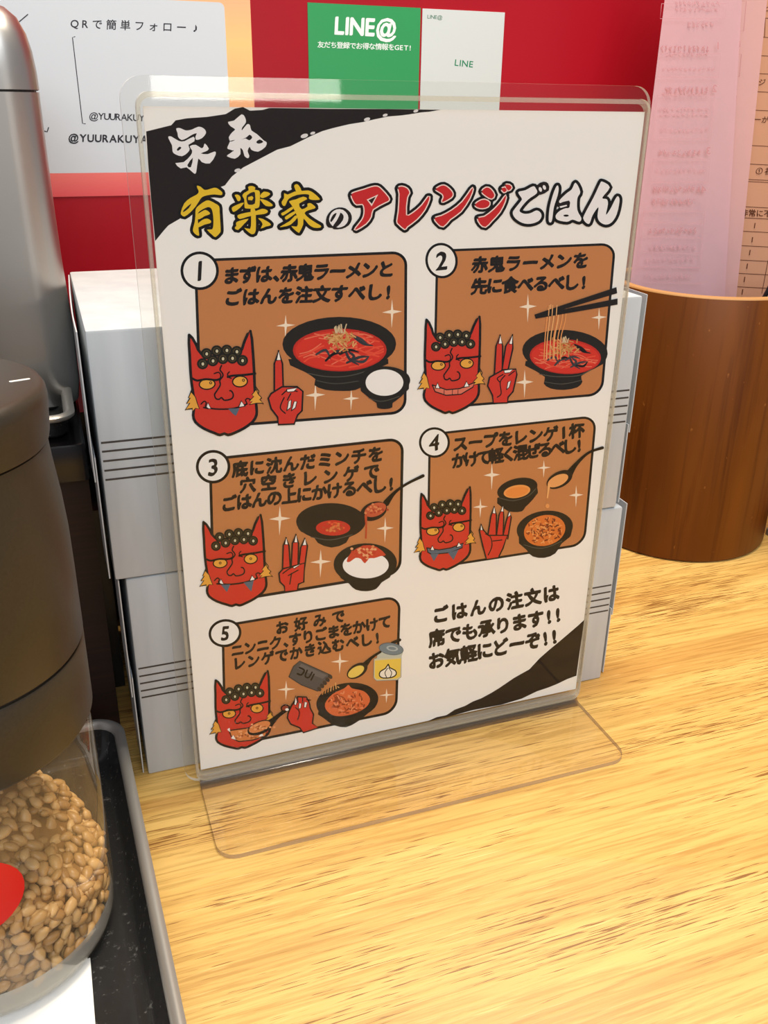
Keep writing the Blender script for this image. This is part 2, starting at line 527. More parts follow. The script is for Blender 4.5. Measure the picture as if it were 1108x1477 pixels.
# the welded rim that closes the pocket round the card
po = rrect(-107.6, 105.8, 4.0, 309.8, 5); pi_ = rrect(-106.3, 105.3, 6.2, 308.0, 4)
n = len(po)
v = [(p[0], y, p[1]) for y in (-3.2, 1.1) for p in po] + [(p[0], y, p[1]) for y in (-3.2, 1.1) for p in pi_]
f = []
for k in range(n):
    j = (k + 1) % n
    f += [(k, j, n + j, n + k), (2*n + k, 3*n + k, 3*n + j, 2*n + j), (k, 2*n + k, 2*n + j, j), (n + k, n + j, 3*n + j, 3*n + k)]
fix(obj('pocket_rim', v, f, M['rim'], st))
# ------------------------------------------------------------------ the printed menu card
HC = homography([(208, 144), (929, 154), (292, 1110), (829, 994)], [(-105, 305), (105, 305), (-105, 8), (105, 8)])
HCL = [float(x) for x in HC.flatten()]
def on_card(u, v):
    w = HCL[6] * u + HCL[7] * v + HCL[8]; return ((HCL[0] * u + HCL[1] * v + HCL[2]) / w, (HCL[3] * u + HCL[4] * v + HCL[5]) / w)
A = Art(on_card)
BLK = (24, 14, 12); INK = (22, 16, 14); BRN = (200, 131, 78); RED = (214, 54, 38); BOWL = (26, 22, 16); WHT = (250, 247, 242)
YEL = (236, 196, 40); TRED = (206, 34, 38); AMB = (238, 172, 66); RICE = (250, 248, 246); BLUE = (92, 106, 124)
# black brush sweeps in two corners
A.view(0, 0, 1, 1)
A.poly([(213, 181), (249, 172), (255, 165), (271, 162), (300, 160), (327, 156), (340, 148), (352, 145.6), (362, 151), (380, 150), (390, 147), (470, 148.5), (560, 149),
        (636, 150.3), (620, 153), (608, 154), (590, 157), (578, 158.5), (560, 160), (541, 164), (524, 168), (505, 171), (492, 174), (480, 177), (466, 181), (450, 188),
        (434, 196), (420, 203), (401, 208), (384, 217), (369, 225), (352, 234), (336, 247), (326, 260), (318, 263), (297, 273), (283, 288), (262, 308), (245, 318),
        (238, 326), (226, 341), (221, 290), (216, 230)], BLK)
for (x, y, r) in ((440, 188, 3), (452, 184, 2), (530, 164, 2.5), (556, 158, 2), (600, 152, 2), (344, 238, 2.5), (285, 284, 2)):
    A.ell(x, y, r * 1.8, r, (230, 226, 226), -18)
A.view(600, 830, 3.693)
A.poly([(58, 778), (110, 755), (160, 745), (205, 715), (260, 695), (300, 672), (345, 655), (400, 625), (440, 600), (520, 545), (600, 500), (655, 440), (700, 400),
        (760, 350), (830, 290), (862, 262), (890, 236), (878, 330), (862, 440), (849, 535), (800, 553), (745, 580), (700, 598), (640, 618), (560, 657), (450, 690),
        (300, 718), (190, 748)], BLK)
# the two white characters on the black sweep
A.view(235, 145, 6.925)
W1 = (244, 240, 240)
for p in ([(145, 222), (185, 216), (240, 240), (300, 232), (370, 202), (425, 225), (442, 268), (400, 320), (345, 335), (338, 300), (350, 268), (300, 285), (250, 318), (200, 336), (165, 305), (160, 265)],
          [(66, 312), (95, 300), (170, 345), (230, 348), (318, 303), (326, 350), (268, 385), (280, 425), (262, 462), (205, 500), (140, 482), (110, 452), (105, 390)],
          [(280, 400), (340, 385), (395, 420), (418, 405), (430, 372), (470, 425), (440, 452), (390, 472), (460, 480), (530, 452), (536, 490), (480, 574), (400, 560), (365, 525), (345, 662), (320, 672), (250, 612), (192, 624), (138, 570), (220, 560), (290, 492), (305, 445)],
          [(660, 155), (720, 142), (795, 78), (830, 110), (838, 162), (802, 210), (800, 240), (850, 178), (880, 190), (892, 240), (950, 280), (1018, 345), (1045, 362), (1032, 408), (960, 456), (892, 436), (876, 405), (855, 450), (872, 495), (860, 522), (825, 500), (808, 440), (782, 420), (785, 480), (730, 526), (660, 506), (655, 490), (712, 448), (664, 430), (655, 410), (680, 352), (668, 312), (700, 262), (732, 230), (688, 200)]):
    A.poly(p, W1, 2)
for p in ([(152, 432), (178, 404), (198, 416), (165, 446)], [(256, 592), (312, 515), (292, 612)], [(790, 335), (845, 310), (875, 284), (902, 312), (872, 342), (835, 322)], [(940, 360), (975, 332), (1012, 358), (968, 376)], [(670, 350), (730, 336), (700, 352)], [(676, 458), (715, 440), (712, 452)]):
    A.poly(p, BLK, 2)
# title lettering
def letters(groups, fill, ol=70, white=0, holes=()):
    for p in groups: A.poly(p, BLK, 2, ol, BLK)
    if white:
        for p in groups: A.poly(p, (250, 222, 214), 2, white, (250, 222, 214))
    for p in groups: A.poly(p, fill, 2)
    for p in holes: A.poly(p, BLK, 2)
A.view(260, 250, 7.914)
letters([[(205, 80), (250, 95), (285, 128), (330, 126), (400, 105), (440, 115), (490, 155), (490, 184), (465, 190), (400, 182), (320, 192), (265, 212), (235, 250), (190, 320), (130, 388), (65, 436), (30, 418), (22, 388), (60, 285), (130, 222), (200, 185), (225, 150), (210, 110)],
         [(190, 355), (225, 310), (310, 252), (360, 258), (410, 285), (456, 318), (462, 380), (468, 480), (474, 600), (460, 632), (415, 674), (380, 650), (318, 588), (378, 585), (392, 520), (388, 420), (372, 352), (340, 328), (300, 338), (240, 372), (215, 405), (215, 480), (220, 540), (224, 600), (230, 654), (200, 650), (163, 612), (162, 570), (180, 500), (188, 420)],
         [(205, 418), (255, 382), (302, 360), (348, 390), (346, 412), (290, 432), (262, 452), (212, 470)], [(210, 528), (262, 478), (320, 460), (363, 485), (358, 512), (290, 530), (220, 562)],
         [(720, 200), (740, 165), (792, 135), (785, 96), (830, 85), (868, 105), (860, 130), (910, 140), (920, 190), (915, 300), (900, 337), (840, 347), (770, 345), (745, 330), (742, 240)],
         [(633, 190), (670, 185), (700, 215), (695, 252), (668, 258), (650, 222)], [(602, 335), (640, 310), (720, 278), (735, 286), (690, 340), (625, 384), (605, 366)],
         [(920, 200), (965, 150), (1032, 168), (1020, 196), (950, 226)], [(922, 235), (1000, 255), (1062, 300), (1050, 320), (985, 315), (940, 268)],
         [(663, 430), (700, 408), (810, 385), (860, 380), (945, 348), (1002, 365), (1005, 392), (960, 410), (870, 420), (780, 440), (690, 467)],
         [(815, 345), (860, 350), (872, 420), (872, 600), (840, 642), (800, 626), (742, 568), (808, 580), (820, 500), (818, 420)],
         [(648, 512), (680, 490), (790, 463), (740, 522), (672, 592), (633, 570), (652, 545)], [(898, 458), (950, 465), (1030, 513), (1040, 540), (990, 552), (928, 577), (950, 530), (930, 490)]],
        YEL, 70, 0, [[(50, 385), (60, 355), (140, 285), (112, 340)], [(770, 195), (850, 152), (866, 190), (862, 288), (800, 302), (775, 278)]])
A.poly([(785, 215), (830, 200), (846, 222), (830, 252), (785, 246)], YEL)
A.view(390, 250, 7.914)
letters([[(165, 168), (205, 185), (285, 150), (300, 150), (280, 95), (290, 70), (322, 70), (355, 118), (365, 143), (440, 138), (500, 168), (564, 228), (560, 247), (480, 247), (445, 228), (450, 190), (400, 180), (310, 190), (230, 225), (200, 260), (177, 314), (150, 310), (136, 270), (165, 225)],
         [(222, 262), (300, 240), (382, 210), (427, 238), (335, 290), (365, 355), (430, 325), (428, 294), (465, 284), (518, 325), (510, 347), (440, 367), (397, 400), (450, 460), (540, 520), (582, 545), (575, 567), (500, 567), (440, 527), (386, 462), (382, 530), (342, 616), (325, 624), (280, 587), (248, 548), (310, 555), (322, 500), (315, 450), (290, 380), (245, 300)],
         [(133, 400), (170, 380), (250, 328), (267, 350), (160, 424), (138, 420)], [(178, 440), (280, 378), (297, 400), (200, 470), (180, 467)], [(118, 556), (230, 490), (290, 428), (320, 445), (240, 532), (150, 557)]], YEL, 72)
A.poly([(640, 520), (648, 440), (700, 370), (780, 335), (860, 345), (920, 400), (934, 470), (900, 540), (820, 582), (730, 587), (715, 572), (690, 570), (660, 560)], BLK, 2)
A.poly([(675, 470), (700, 400), (760, 358), (832, 363), (887, 420), (890, 490), (850, 545), (785, 568), (750, 560), (720, 552), (690, 520)], W1, 2)
A.poly([(688, 485), (720, 420), (762, 398), (740, 450), (702, 502)], BLK, 2)
A.poly([(805, 395), (838, 425), (832, 482), (765, 560), (715, 557), (760, 490), (795, 420)], BLK, 2)
A.view(500, 245, 7.914)
letters([[(58, 228), (100, 200), (200, 170), (290, 140), (352, 135), (400, 170), (477, 260), (480, 296), (440, 317), (302, 397), (280, 480), (222, 562), (110, 632), (108, 612), (180, 520), (205, 450), (205, 380), (183, 335), (118, 340), (83, 300)],
         [(590, 153), (630, 135), (690, 158), (717, 210), (690, 262), (678, 465), (760, 438), (860, 350), (930, 253), (942, 280), (890, 402), (800, 512), (690, 597), (665, 627), (598, 570), (578, 535), (595, 420), (605, 220)]], TRED, 86, 26)
A.poly([(232, 285), (362, 226), (288, 362)], (250, 222, 214)); A.poly([(250, 292), (336, 250), (290, 334)], BLK)
A.view(620, 245, 7.914)
letters([[(68, 165), (110, 135), (160, 123), (217, 160), (257, 215), (240, 262), (150, 312), (138, 300), (155, 260), (140, 220), (85, 185)],
         [(53, 500), (130, 475), (250, 410), (370, 310), (470, 168), (487, 165), (450, 270), (350, 422), (230, 512), (150, 597), (88, 560)],
         [(588, 195), (640, 148), (690, 168), (732, 235), (700, 277), (640, 247)], [(513, 345), (560, 305), (620, 288), (677, 320), (660, 367), (600, 387), (540, 377)],
         [(543, 500), (620, 485), (730, 400), (810, 310), (862, 238), (850, 312), (790, 432), (700, 532), (630, 602), (573, 570)],
         [(813, 165), (850, 148), (872, 180), (840, 204)], [(853, 122), (900, 118), (927, 150), (888, 184)]], TRED, 84, 26)
A.view(735, 245, 6.925)
def outline(p, w=60):
    A.poly(p, BLK, 3, w, BLK)
KW = [[(80, 178), (150, 158), (228, 118), (255, 140), (265, 188), (180, 250), (110, 330), (95, 372), (140, 395), (200, 390), (262, 362), (302, 385), (310, 425), (280, 470), (200, 497), (120, 487), (50, 440), (25, 385), (50, 340), (105, 270), (115, 240)],
      [(465, 112), (482, 135), (472, 210), (434, 330), (418, 450), (402, 484), (383, 460), (393, 330), (430, 190)],
      [(650, 82), (697, 175), (668, 240), (668, 360), (707, 440), (687, 477), (620, 455), (565, 477), (470, 457), (453, 412), (500, 362), (578, 328), (575, 300), (500, 290), (490, 262), (560, 190), (612, 150)],
      [(915, 72), (990, 130), (915, 235), (960, 250), (972, 300), (952, 408), (1000, 340), (1050, 240), (1075, 222), (1087, 270), (1060, 400), (1010, 482), (950, 507), (890, 477), (868, 420), (877, 330), (820, 410), (790, 492), (760, 492), (728, 450), (740, 400), (830, 230), (890, 100)]]
for p in KW: outline(p)
A.poly([(268, 105), (330, 72), (378, 90), (385, 160), (300, 205), (270, 180)], BLK, 2)
for p in KW: A.poly(p, W1, 3)
A.ell(300, 150, 15, 24, W1, -20); A.ell(340, 130, 15, 24, W1, -20); A.ell(556, 415, 27, 11, BLK)
A.poly([(470, 300), (585, 262), (592, 312), (575, 340), (480, 330)], BLK, 2); A.poly([(490, 322), (560, 306), (566, 318), (500, 338)], W1)

VIEWS = [(255, 345, 3.2116), (595, 335, 3.633), (275, 625, 3.2116), (590, 595, 3.888), (290, 855, 3.574)]
def panel(i, quad):
    A.view(*VIEWS[i], 10)
    (ax, ay), (bx, by), (cx, cy), (dx, dy) = quad              # TL TR BR BL
    rr = rrect(0, 1, 0, 1, 0.1, 5)
    W = math.hypot(bx - ax, by - ay); H = math.hypot(dx - ax, dy - ay)
    pts = []
    for (u, t) in [(x, y) for x, y in rrect(0, W, 0, H, 66 * VIEWS[i][2] / 3.2 * .95, 7)]:
        u /= W; t /= H
        pts.append((ax * (1-u) * (1-t) + bx * u * (1-t) + cx * u * t + dx * (1-u) * t, ay * (1-u) * (1-t) + by * u * (1-t) + cy * u * t + dy * (1-u) * t))
    A.poly(pts, BRN, 0, 13, INK)
def number(n, cx, cy, rx, ry):
    A.ell(cx, cy, rx, ry, WHT, -10, 13)
    A.text(n, (cx - 20, cy + 4), (cx + 20, cy - 2), ry * 1.5, INK, 0.026, 0.2, 0.012, 0.95, 'latin')
def noodle(cx, cy, rx, ry, n, rgb, w, L0=40, L1=110):
    for _ in range(n):
        a = random.random() * 6.28; r = math.sqrt(random.random()) * .8
        x, y = cx + rx * r * math.cos(a), cy + ry * r * math.sin(a)
        l = random.uniform(L0, L1) / 2; t = random.uniform(-.5, .5); cv = random.uniform(-12, 12)
        def keep(px, py):
            d = math.hypot((px - cx) / rx, (py - cy) / ry)
            return (px, py) if d < .93 else (cx + (px - cx) * .93 / d, cy + (py - cy) * .93 / d)
        A.stroke([keep(x - l * math.cos(t), y - l * math.sin(t)), keep(x, y + cv), keep(x + l * math.cos(t), y + l * math.sin(t))], w, rgb)
def ramen(cx, cy, rx, ry, srx, sry, body, k, rot=0):
    A.poly(body, BOWL, 2)
    b = [p for p in body]
    A.ell(cx, cy, rx, ry, BOWL, rot)
    A.ell(cx + 2, cy + ry * .22, srx, sry, (196, 40, 26), rot)
    A.ell(cx + 2, cy + ry * .24, srx * .95, sry * .92, (218, 50, 32), rot)
    sx, sy = cx + 2, cy + ry * .22
    noodle(sx, sy, srx, sry, 26, (236, 120, 88), 5 * k, 60 * k, 130 * k)
    noodle(sx, sy, srx, sry, 16, (236, 80, 52), 7 * k, 60 * k, 120 * k)
    for (x0, y0, x1, y1, x2, y2) in ((-.5, .2, -.3, .0, -.2, .4), (-.2, .3, -.05, .05, .1, .1), (.1, -.1, .2, .4, .4, .7), (.15, .6, .4, .35, .6, .3), (.3, .5, .5, .55, .62, .3), (.3, -.6, .5, -.3, .7, -.2), (.25, -.7, .45, -.5, .6, -.25), (-.3, .5, -.15, .2, 0, .15), (.2, .1, .3, .3, .2, .55), (0, .2, .2, .0, .4, .1)):
        A.stroke([(sx + srx * x0, sy + sry * y0), (sx + srx * x1, sy + sry * y1), (sx + srx * x2, sy + sry * y2)], [9 * k, 13 * k, 5 * k], random.choice([(46, 50, 56), (58, 60, 66), (36, 32, 34)]))
    for _ in range(60):
        x = sx - srx * .03 + random.gauss(0, srx * .16); y = sy - sry * .5 + random.gauss(0, sry * .2)
        a = random.random() * 6.28; l = random.uniform(9, 17) * k
        A.stroke([(x - l * math.cos(a), y - l * math.sin(a)), (x + l * math.cos(a), y + l * math.sin(a))], 6 * k, random.choice([(208, 150, 84), (186, 122, 60), (224, 172, 108)]))
    for _ in range(10):
        x = sx + random.gauss(0, srx * .08); y = sy - sry * .95
        A.stroke([(x, y + 14 * k), (x + random.uniform(-12, 12) * k, y - random.uniform(8, 26) * k)], 5 * k, (214, 190, 150))
def rim_line(pts, k): A.stroke(pts, 4 * k, (84, 82, 72))

FACE = [(63, 425), (66, 520), (70, 600), (76, 660), (82, 700), (86, 765), (82, 800), (92, 832), (130, 862), (180, 884), (205, 893), (225, 886), (242, 893), (270, 884), (315, 862), (355, 832), (373, 800), (373, 765), (366, 700), (362, 600), (356, 500), (345, 408), (318, 455), (290, 520), (210, 540), (120, 515), (95, 470)]
def affine(dst, src=((63, 425), (345, 408), (225, 890))):
    S = np.array([[x, y, 1] for x, y in src], float); D = np.array(dst, float)
    X = np.linalg.solve(S, D)
    return lambda pts: [tuple(np.array([x, y, 1]) @ X) for x, y in pts]
def oni(dst, k, gaze):
    g = affine(dst)
    A.poly(g([(86, 650), (66, 705), (74, 708), (52, 745), (66, 744), (46, 775), (78, 770), (80, 785), (92, 768), (112, 772), (104, 740), (98, 705)]), AMB, 0, 5 * k)
    A.poly(g([(358, 650), (384, 690), (380, 708), (396, 722), (388, 728), (404, 748), (384, 742), (350, 752), (356, 730), (342, 735), (352, 700)]), AMB, 0, 5 * k)
    A.poly(g(FACE), RED, 2, 13 * k)
    # ear hair again over the cheeks
    A.poly(g([(72, 690), (60, 718), (68, 720), (52, 745), (66, 744), (48, 772), (78, 768), (80, 782), (92, 768), (110, 770), (100, 742), (92, 715)]), AMB, 0, 4 * k)
    A.poly(g([(372, 680), (352, 705), (360, 714), (340, 735), (352, 738), (340, 752), (372, 745), (402, 744), (388, 728), (396, 718), (382, 704)]), AMB, 0, 4 * k)
    S = lambda p, w=10: A.stroke(g(p), w * k, INK)
    for (x, y) in ((143, 513), (190, 500), (236, 497), (282, 503), (125, 560), (172, 546), (218, 536), (262, 534), (308, 545)):
        q = g([(x, y)])[0]
        A.ell(q[0], q[1], 26 * k, 26 * k, (20, 17, 8)); A.ell(q[0], q[1], 17 * k, 17 * k, (78, 66, 32)); A.ell(q[0], q[1], 13.5 * k, 13.5 * k, (30, 26, 12))
        A.ell(q[0] + 1, q[1] + 1, 6 * k, 7.5 * k, (214, 206, 172))
    for (x, y, rx, ry) in ((146, 655, 36, 24), (297, 643, 34, 25)):
        q = g([(x, y)])[0]
        A.ell(q[0], q[1], rx * k, ry * k, AMB, -4, 6 * k)
        p = g([(x + 16 * gaze[0], y - 6 + gaze[1])])[0]
        A.ell(p[0], p[1], 7 * k, 7 * k, (60, 40, 10)); A.ell(p[0], p[1], 3 * k, 3 * k, AMB)
    S([(78, 628), (100, 638), (140, 632), (185, 636), (206, 630)]); S([(240, 622), (262, 616), (320, 612), (368, 606)])
    S([(178, 606), (198, 600), (208, 612), (206, 630)], 6); S([(248, 598), (240, 608), (244, 622), (256, 628)], 6)
    S([(212, 568), (205, 588), (216, 604), (218, 618), (204, 638), (206, 660), (188, 690), (180, 704), (186, 722), (200, 726), (212, 718), (224, 730), (246, 728), (262, 720), (266, 704), (258, 688), (250, 686)], 7)
    return g
def curl(g, k):
    A.stroke(g([(118, 748), (132, 735), (142, 742), (138, 758), (150, 770)]), 6 * k, INK)
    A.stroke(g([(345, 728), (332, 722), (322, 730), (328, 744), (318, 756)]), 6 * k, INK)
def fangs(g, k):
    A.poly(g([(138, 768), (150, 742), (164, 770)]), WHT, 0, 5 * k); A.poly(g([(290, 764), (303, 734), (320, 758)]), WHT, 0, 5 * k)
def hand(outer, nails, lines, k=1.0):
    for p in outer: A.poly(p, RED, 0, 8 * k)
    for p in lines: A.stroke(p, 6 * k, INK)
    for p in nails: A.poly(p, WHT, 0, 4 * k)
def words(i, rows, h, bold=0.05):
    for s, p0, p1 in rows: A.text(s, p0, p1, h, INK, bold)

# panel one
panel(0, [(92, 78), (1062, 42), (1058, 790), (120, 860)])
number('1', 112, 126, 82, 84)
words(0, [('まずは、赤鬼ラーメンと', (222, 150), (1008, 118)), ('ごはんを注文すべし!', (226, 252), (1004, 224))], 82)
for s in ((508, 382, 44, 58), (998, 320, 46, 70), (645, 708, 46, 68), (810, 725, 38, 52)): A.star(*s)
ramen(755, 470, 262, 127, 216, 100, [(520, 540), (600, 602), (645, 634), (640, 662), (690, 684), (770, 690), (830, 685), (872, 660), (878, 628), (920, 590), (980, 540)], 1.0)
rim_line([(610, 606), (700, 622), (800, 618), (900, 590)], 1); rim_line([(650, 640), (740, 655), (860, 640)], .8)
A.poly([(850, 660), (890, 720), (925, 745), (930, 768), (965, 774), (998, 766), (1000, 745), (1040, 715), (1076, 650)], BOWL, 2)
A.ell(962, 640, 119, 66, BOWL); A.ell(962, 650, 87, 62, RICE); rim_line([(890, 722), (950, 738), (1030, 715)], .8)
g = oni([(63, 425), (345, 408), (225, 890)], 1.0, (1, 0))
A.stroke(g([(130, 764), (200, 772), (270, 768), (330, 748)]), 7, INK); A.poly(g([(243, 770), (295, 768), (278, 804), (262, 792)]), BLUE); fangs(g, 1); curl(g, 1)
hand([[(455, 700), (455, 560), (474, 500), (492, 560), (496, 680)], [(440, 700), (490, 668), (560, 668), (586, 690), (582, 780), (562, 800), (546, 842), (474, 845), (470, 810), (440, 770), (427, 722)]],
     [[(464, 545), (475, 502), (485, 543)], [(511, 680), (562, 672), (545, 690), (515, 693)], [(512, 780), (520, 736), (533, 730), (530, 765)], [(533, 780), (546, 736), (559, 738), (552, 766)]],
     [[(490, 705), (520, 682), (560, 690)], [(500, 718), (482, 765), (505, 792)], [(530, 700), (515, 730)]])
# panel two
panel(1, [(130, 76), (1056, 42), (986, 838), (112, 908)])
number('2', 152, 128, 78, 88)
words(1, [('赤鬼ラーメンを', (308, 152), (922, 126)), ('先に食べるべし!', (308, 266), (916, 240))], 88)
for s in ((602, 372, 46, 78), (973, 430, 40, 62), (585, 772, 46, 78)): A.star(*s)
ramen(795, 612, 223, 116, 186, 92, [(590, 660), (640, 712), (690, 745), (684, 780), (720, 806), (790, 814), (860, 800), (886, 770), (880, 740), (940, 705), (1000, 650)], .9, 3)
rim_line([(660, 728), (740, 742), (860, 738), (930, 706)], 1); rim_line([(690, 770), (780, 782), (880, 762)], .8)
for dx in (0, 14, 34, 52, 58, 78, 96):
    A.stroke([(706 + dx, 360 + random.uniform(0, 30)), (698 + dx, 450), (690 + dx * .85, 540), (684 + dx * .9, 650)], 5, random.choice([(240, 160, 92), (228, 140, 76), (246, 184, 120)]))
A.poly([(722, 384), (1062, 270), (1066, 302), (725, 405), (640, 434), (635, 414)], INK); A.poly([(640, 416), (1068, 330), (1068, 362), (640, 436)], INK)
for dx in (0, 18, 40): A.stroke([(712 + dx, 365), (708 + dx, 420)], 4, (246, 184, 120))
g = oni([(72, 440), (348, 425), (190, 930)], 1.0, (1, 0))
A.poly(g([(122, 752), (200, 776), (270, 770), (348, 738), (340, 762), (280, 798), (200, 804), (140, 786)]), (226, 120, 96), 0, 6); fangs(g, 1)
for x in (188, 232, 262): A.stroke(g([(x, 776), (x + 1, 800)]), 3, INK)
hand([[(425, 730), (434, 580), (455, 522), (468, 580), (466, 710)], [(464, 710), (484, 580), (520, 520), (521, 592), (495, 710)], [(400, 745), (470, 705), (536, 702), (542, 730), (522, 820), (496, 850), (492, 880), (420, 882), (415, 840), (390, 790)]],
     [[(446, 568), (456, 524), (466, 566)], [(500, 568), (519, 524), (518, 570)], [(474, 708), (522, 702), (506, 720), (478, 723)], [(488, 810), (495, 770), (511, 764), (502, 798)]],
     [[(470, 730), (440, 750), (452, 770)], [(480, 735), (455, 770), (460, 830), (440, 850)], [(500, 735), (530, 712)]])
# panel three
panel(2, [(96, 108), (982, 14), (970, 642), (114, 782)])
number('3', 110, 143, 73, 72)
words(2, [('底に沈んだミンチを', (195, 158), (898, 82)), ('穴空きレンゲで', (222, 232), (888, 162)), ('ごはんの上にかけるべし!', (150, 318), (948, 222))], 76)
for s in ((417, 386, 50, 72), (902, 432, 40, 62), (605, 588, 48, 68)): A.star(*s)
A.poly([(500, 430), (570, 468), (592, 500), (655, 522), (722, 500), (742, 462), (800, 420)], BOWL, 2); A.ell(652, 400, 160, 86, BOWL, 0)
A.ell(662, 430, 79, 36, (206, 50, 34)); rim_line([(560, 472), (650, 486), (750, 462)], 1)
for _ in range(40):
    a = random.random() * 6.28; r = random.random() ** .6
    A.ell(664 + 52 * r * math.cos(a), 424 + 22 * r * math.sin(a), 7, 5, random.choice([(220, 130, 70), (230, 96, 52), (190, 70, 40)]))
A.poly([(690, 640), (735, 690), (765, 718), (815, 726), (860, 715), (885, 685), (930, 640)], BOWL, 2); A.ell(810, 597, 146, 95, BOWL, -2); A.ell(812, 604, 106, 62, RICE)
A.poly([(724, 585), (745, 545), (800, 512), (860, 518), (905, 556), (880, 562), (850, 572), (828, 572), (808, 596), (790, 575), (765, 570), (740, 588)], (208, 68, 42), 2)
for _ in range(45):
    A.ell(815 + random.gauss(0, 32), 545 + random.gauss(0, 13), 7, 6, random.choice([(228, 140, 86), (196, 60, 36), (236, 170, 120)]))
A.stroke([(905, 315), (945, 265), (1000, 225), (1076, 187)], [30, 15, 12, 15], INK)
A.ell(848, 352, 64, 42, INK, -22); A.ell(856, 345, 52, 30, (202, 92, 58), -22)
for _ in range(26): A.ell(856 + random.gauss(0, 22), 346 + random.gauss(0, 11), 6, 5, random.choice([(224, 140, 90), (180, 60, 40)]))
A.stroke([(812, 372), (814, 430), (812, 476)], [12, 7, 8], (196, 74, 40))
g = oni([(65, 400), (328, 368), (215, 788)], .88, (0, 5))
A.stroke(g([(130, 766), (200, 774), (270, 768), (330, 750)]), 7, INK); A.poly(g([(150, 774), (196, 774), (180, 815)]), BLUE); A.poly(g([(262, 770), (312, 760), (300, 822)]), BLUE); fangs(g, .9); curl(g, .9)
hand([[(428, 640), (432, 510), (445, 474), (458, 510), (464, 610)], [(468, 610), (474, 500), (490, 459), (502, 500), (500, 600)], [(503, 605), (512, 520), (531, 477), (543, 512), (526, 640)], [(412, 640), (432, 618), (530, 592), (526, 680), (502, 690), (496, 720), (440, 726), (437, 700), (417, 680)]],
     [[(438, 505), (446, 474), (454, 505)], [(481, 496), (491, 460), (498, 495)], [(519, 510), (532, 477), (539, 508)], [(475, 610), (512, 596), (482, 618)]],
     [[(430, 640), (470, 612), (500, 606)], [(470, 640), (462, 690)], [(500, 625), (455, 650)]], .9)
# panel four
panel(3, [(116, 110), (1042, 10), (976, 734), (104, 868)])
number('4', 142, 156, 80, 80)
words(3, [('スープをレンゲ1杯', (245, 168), (978, 86)), ('かけて軽く混ぜるべし!', (246, 262), (968, 170))], 88)
for s in ((462, 340, 46, 80), (752, 300, 38, 52), (932, 455, 40, 64), (398, 520, 42, 58)): A.star(*s)
A.poly([(492, 470), (525, 528), (575, 550), (630, 546), (650, 520), (690, 480), (716, 415)], BOWL, 2); A.ell(604, 420, 115, 60, BOWL, -14); A.ell(602, 434, 75, 36, (244, 162, 84), -10); A.ell(602, 436, 64, 28, (240, 146, 66), -10)
rim_line([(505, 470), (580, 486), (660, 462), (706, 420)], 1)
A.poly([(612, 690), (655, 765), (690, 802), (755, 810), (815, 785), (850, 730), (908, 660)], BOWL, 2); A.ell(757, 642, 158, 98, BOWL, -8); A.ell(756, 655, 117, 86, (226, 122, 50), -14)
for _ in range(120):
    a = random.random() * 6.28; r = random.random() ** .55 * .92
    x, y = 756 + 112 * r * math.cos(a), 655 + 80 * r * math.sin(a); t = random.random() * 3.14
    A.stroke([(x - 7 * math.cos(t), y - 6 * math.sin(t)), (x + 7 * math.cos(t), y + 6 * math.sin(t))], 7, random.choice([(150, 62, 22), (240, 150, 76), (120, 50, 20), (246, 168, 96)]))
rim_line([(640, 735), (740, 755), (850, 715)], 1)
A.stroke([(885, 345), (930, 280), (1000, 215), (1078, 187)], [44, 22, 14, 17], INK)
A.ell(838, 366, 78, 44, INK, -28); A.ell(829, 372, 62, 30, (240, 168, 100), -26)
A.stroke([(780, 395), (775, 430), (770, 468)], [16, 10, 9], (244, 178, 110)); A.ell(770, 515, 11, 13, (236, 160, 92))
g = oni([(68, 445), (338, 408), (190, 872)], .96, (1, 0))
A.poly(g([(118, 752), (190, 770), (260, 764), (330, 742), (326, 768), (260, 792), (150, 794), (126, 780)]), BLUE, 0, 6); A.poly(g([(140, 792), (190, 792), (165, 836)]), BLUE); A.poly(g([(245, 792), (305, 778), (280, 838)]), BLUE); fangs(g, .95)
hand([[(436, 690), (455, 570), (473, 518), (485, 565), (484, 690)], [(484, 690), (500, 565), (522, 512), (526, 575), (522, 690)], [(520, 690), (540, 600), (558, 542), (568, 578), (548, 700)], [(398, 690), (390, 650), (400, 618), (413, 650), (440, 680), (545, 680), (522, 752), (496, 806), (430, 816), (410, 742)]],
     [[(463, 555), (473, 518), (481, 556)], [(508, 545), (522, 512), (525, 546)], [(546, 580), (558, 542), (565, 566)], [(395, 650), (400, 620), (409, 650)]],
     [[(425, 672), (452, 690), (460, 740), (440, 790)], [(465, 712), (515, 706)]], 1)
# panel five
panel(4, [(118, 164), (1024, 14), (1006, 612), (132, 790)])
number('5', 130, 202, 78, 66)
words(4, [('お好みで', (375, 182), (758, 108)), ('ニンニク、すりごまをかけて', (160, 296), (980, 140)), ('レンゲでかき込むべし!', (168, 364), (930, 224))], 70)
for s in ((718, 350, 46, 58), (443, 494, 46, 52), (957, 525, 38, 40)): A.star(*s)
A.poly([(612, 600), (640, 648), (690, 682), (750, 692), (805, 665), (850, 630), (905, 560)], BOWL, 2); A.ell(756, 558, 160, 96, BOWL, -8)
A.poly(cr([(642, 570), (680, 520), (740, 490), (762, 472), (780, 490), (840, 505), (872, 545), (850, 590), (780, 625), (700, 634), (655, 610)], True, 3), (226, 112, 62))
for _ in range(90):
    a = random.random() * 6.28; r = random.random() ** .55 * .88
    x, y = 757 + 108 * r * math.cos(a), 562 + 66 * r * math.sin(a); t = random.random() * 3.14
    A.stroke([(x - 6 * math.cos(t), y - 5 * math.sin(t)), (x + 6 * math.cos(t), y + 5 * math.sin(t))], 7, random.choice([(150, 62, 30), (238, 150, 100), (170, 78, 36)]))
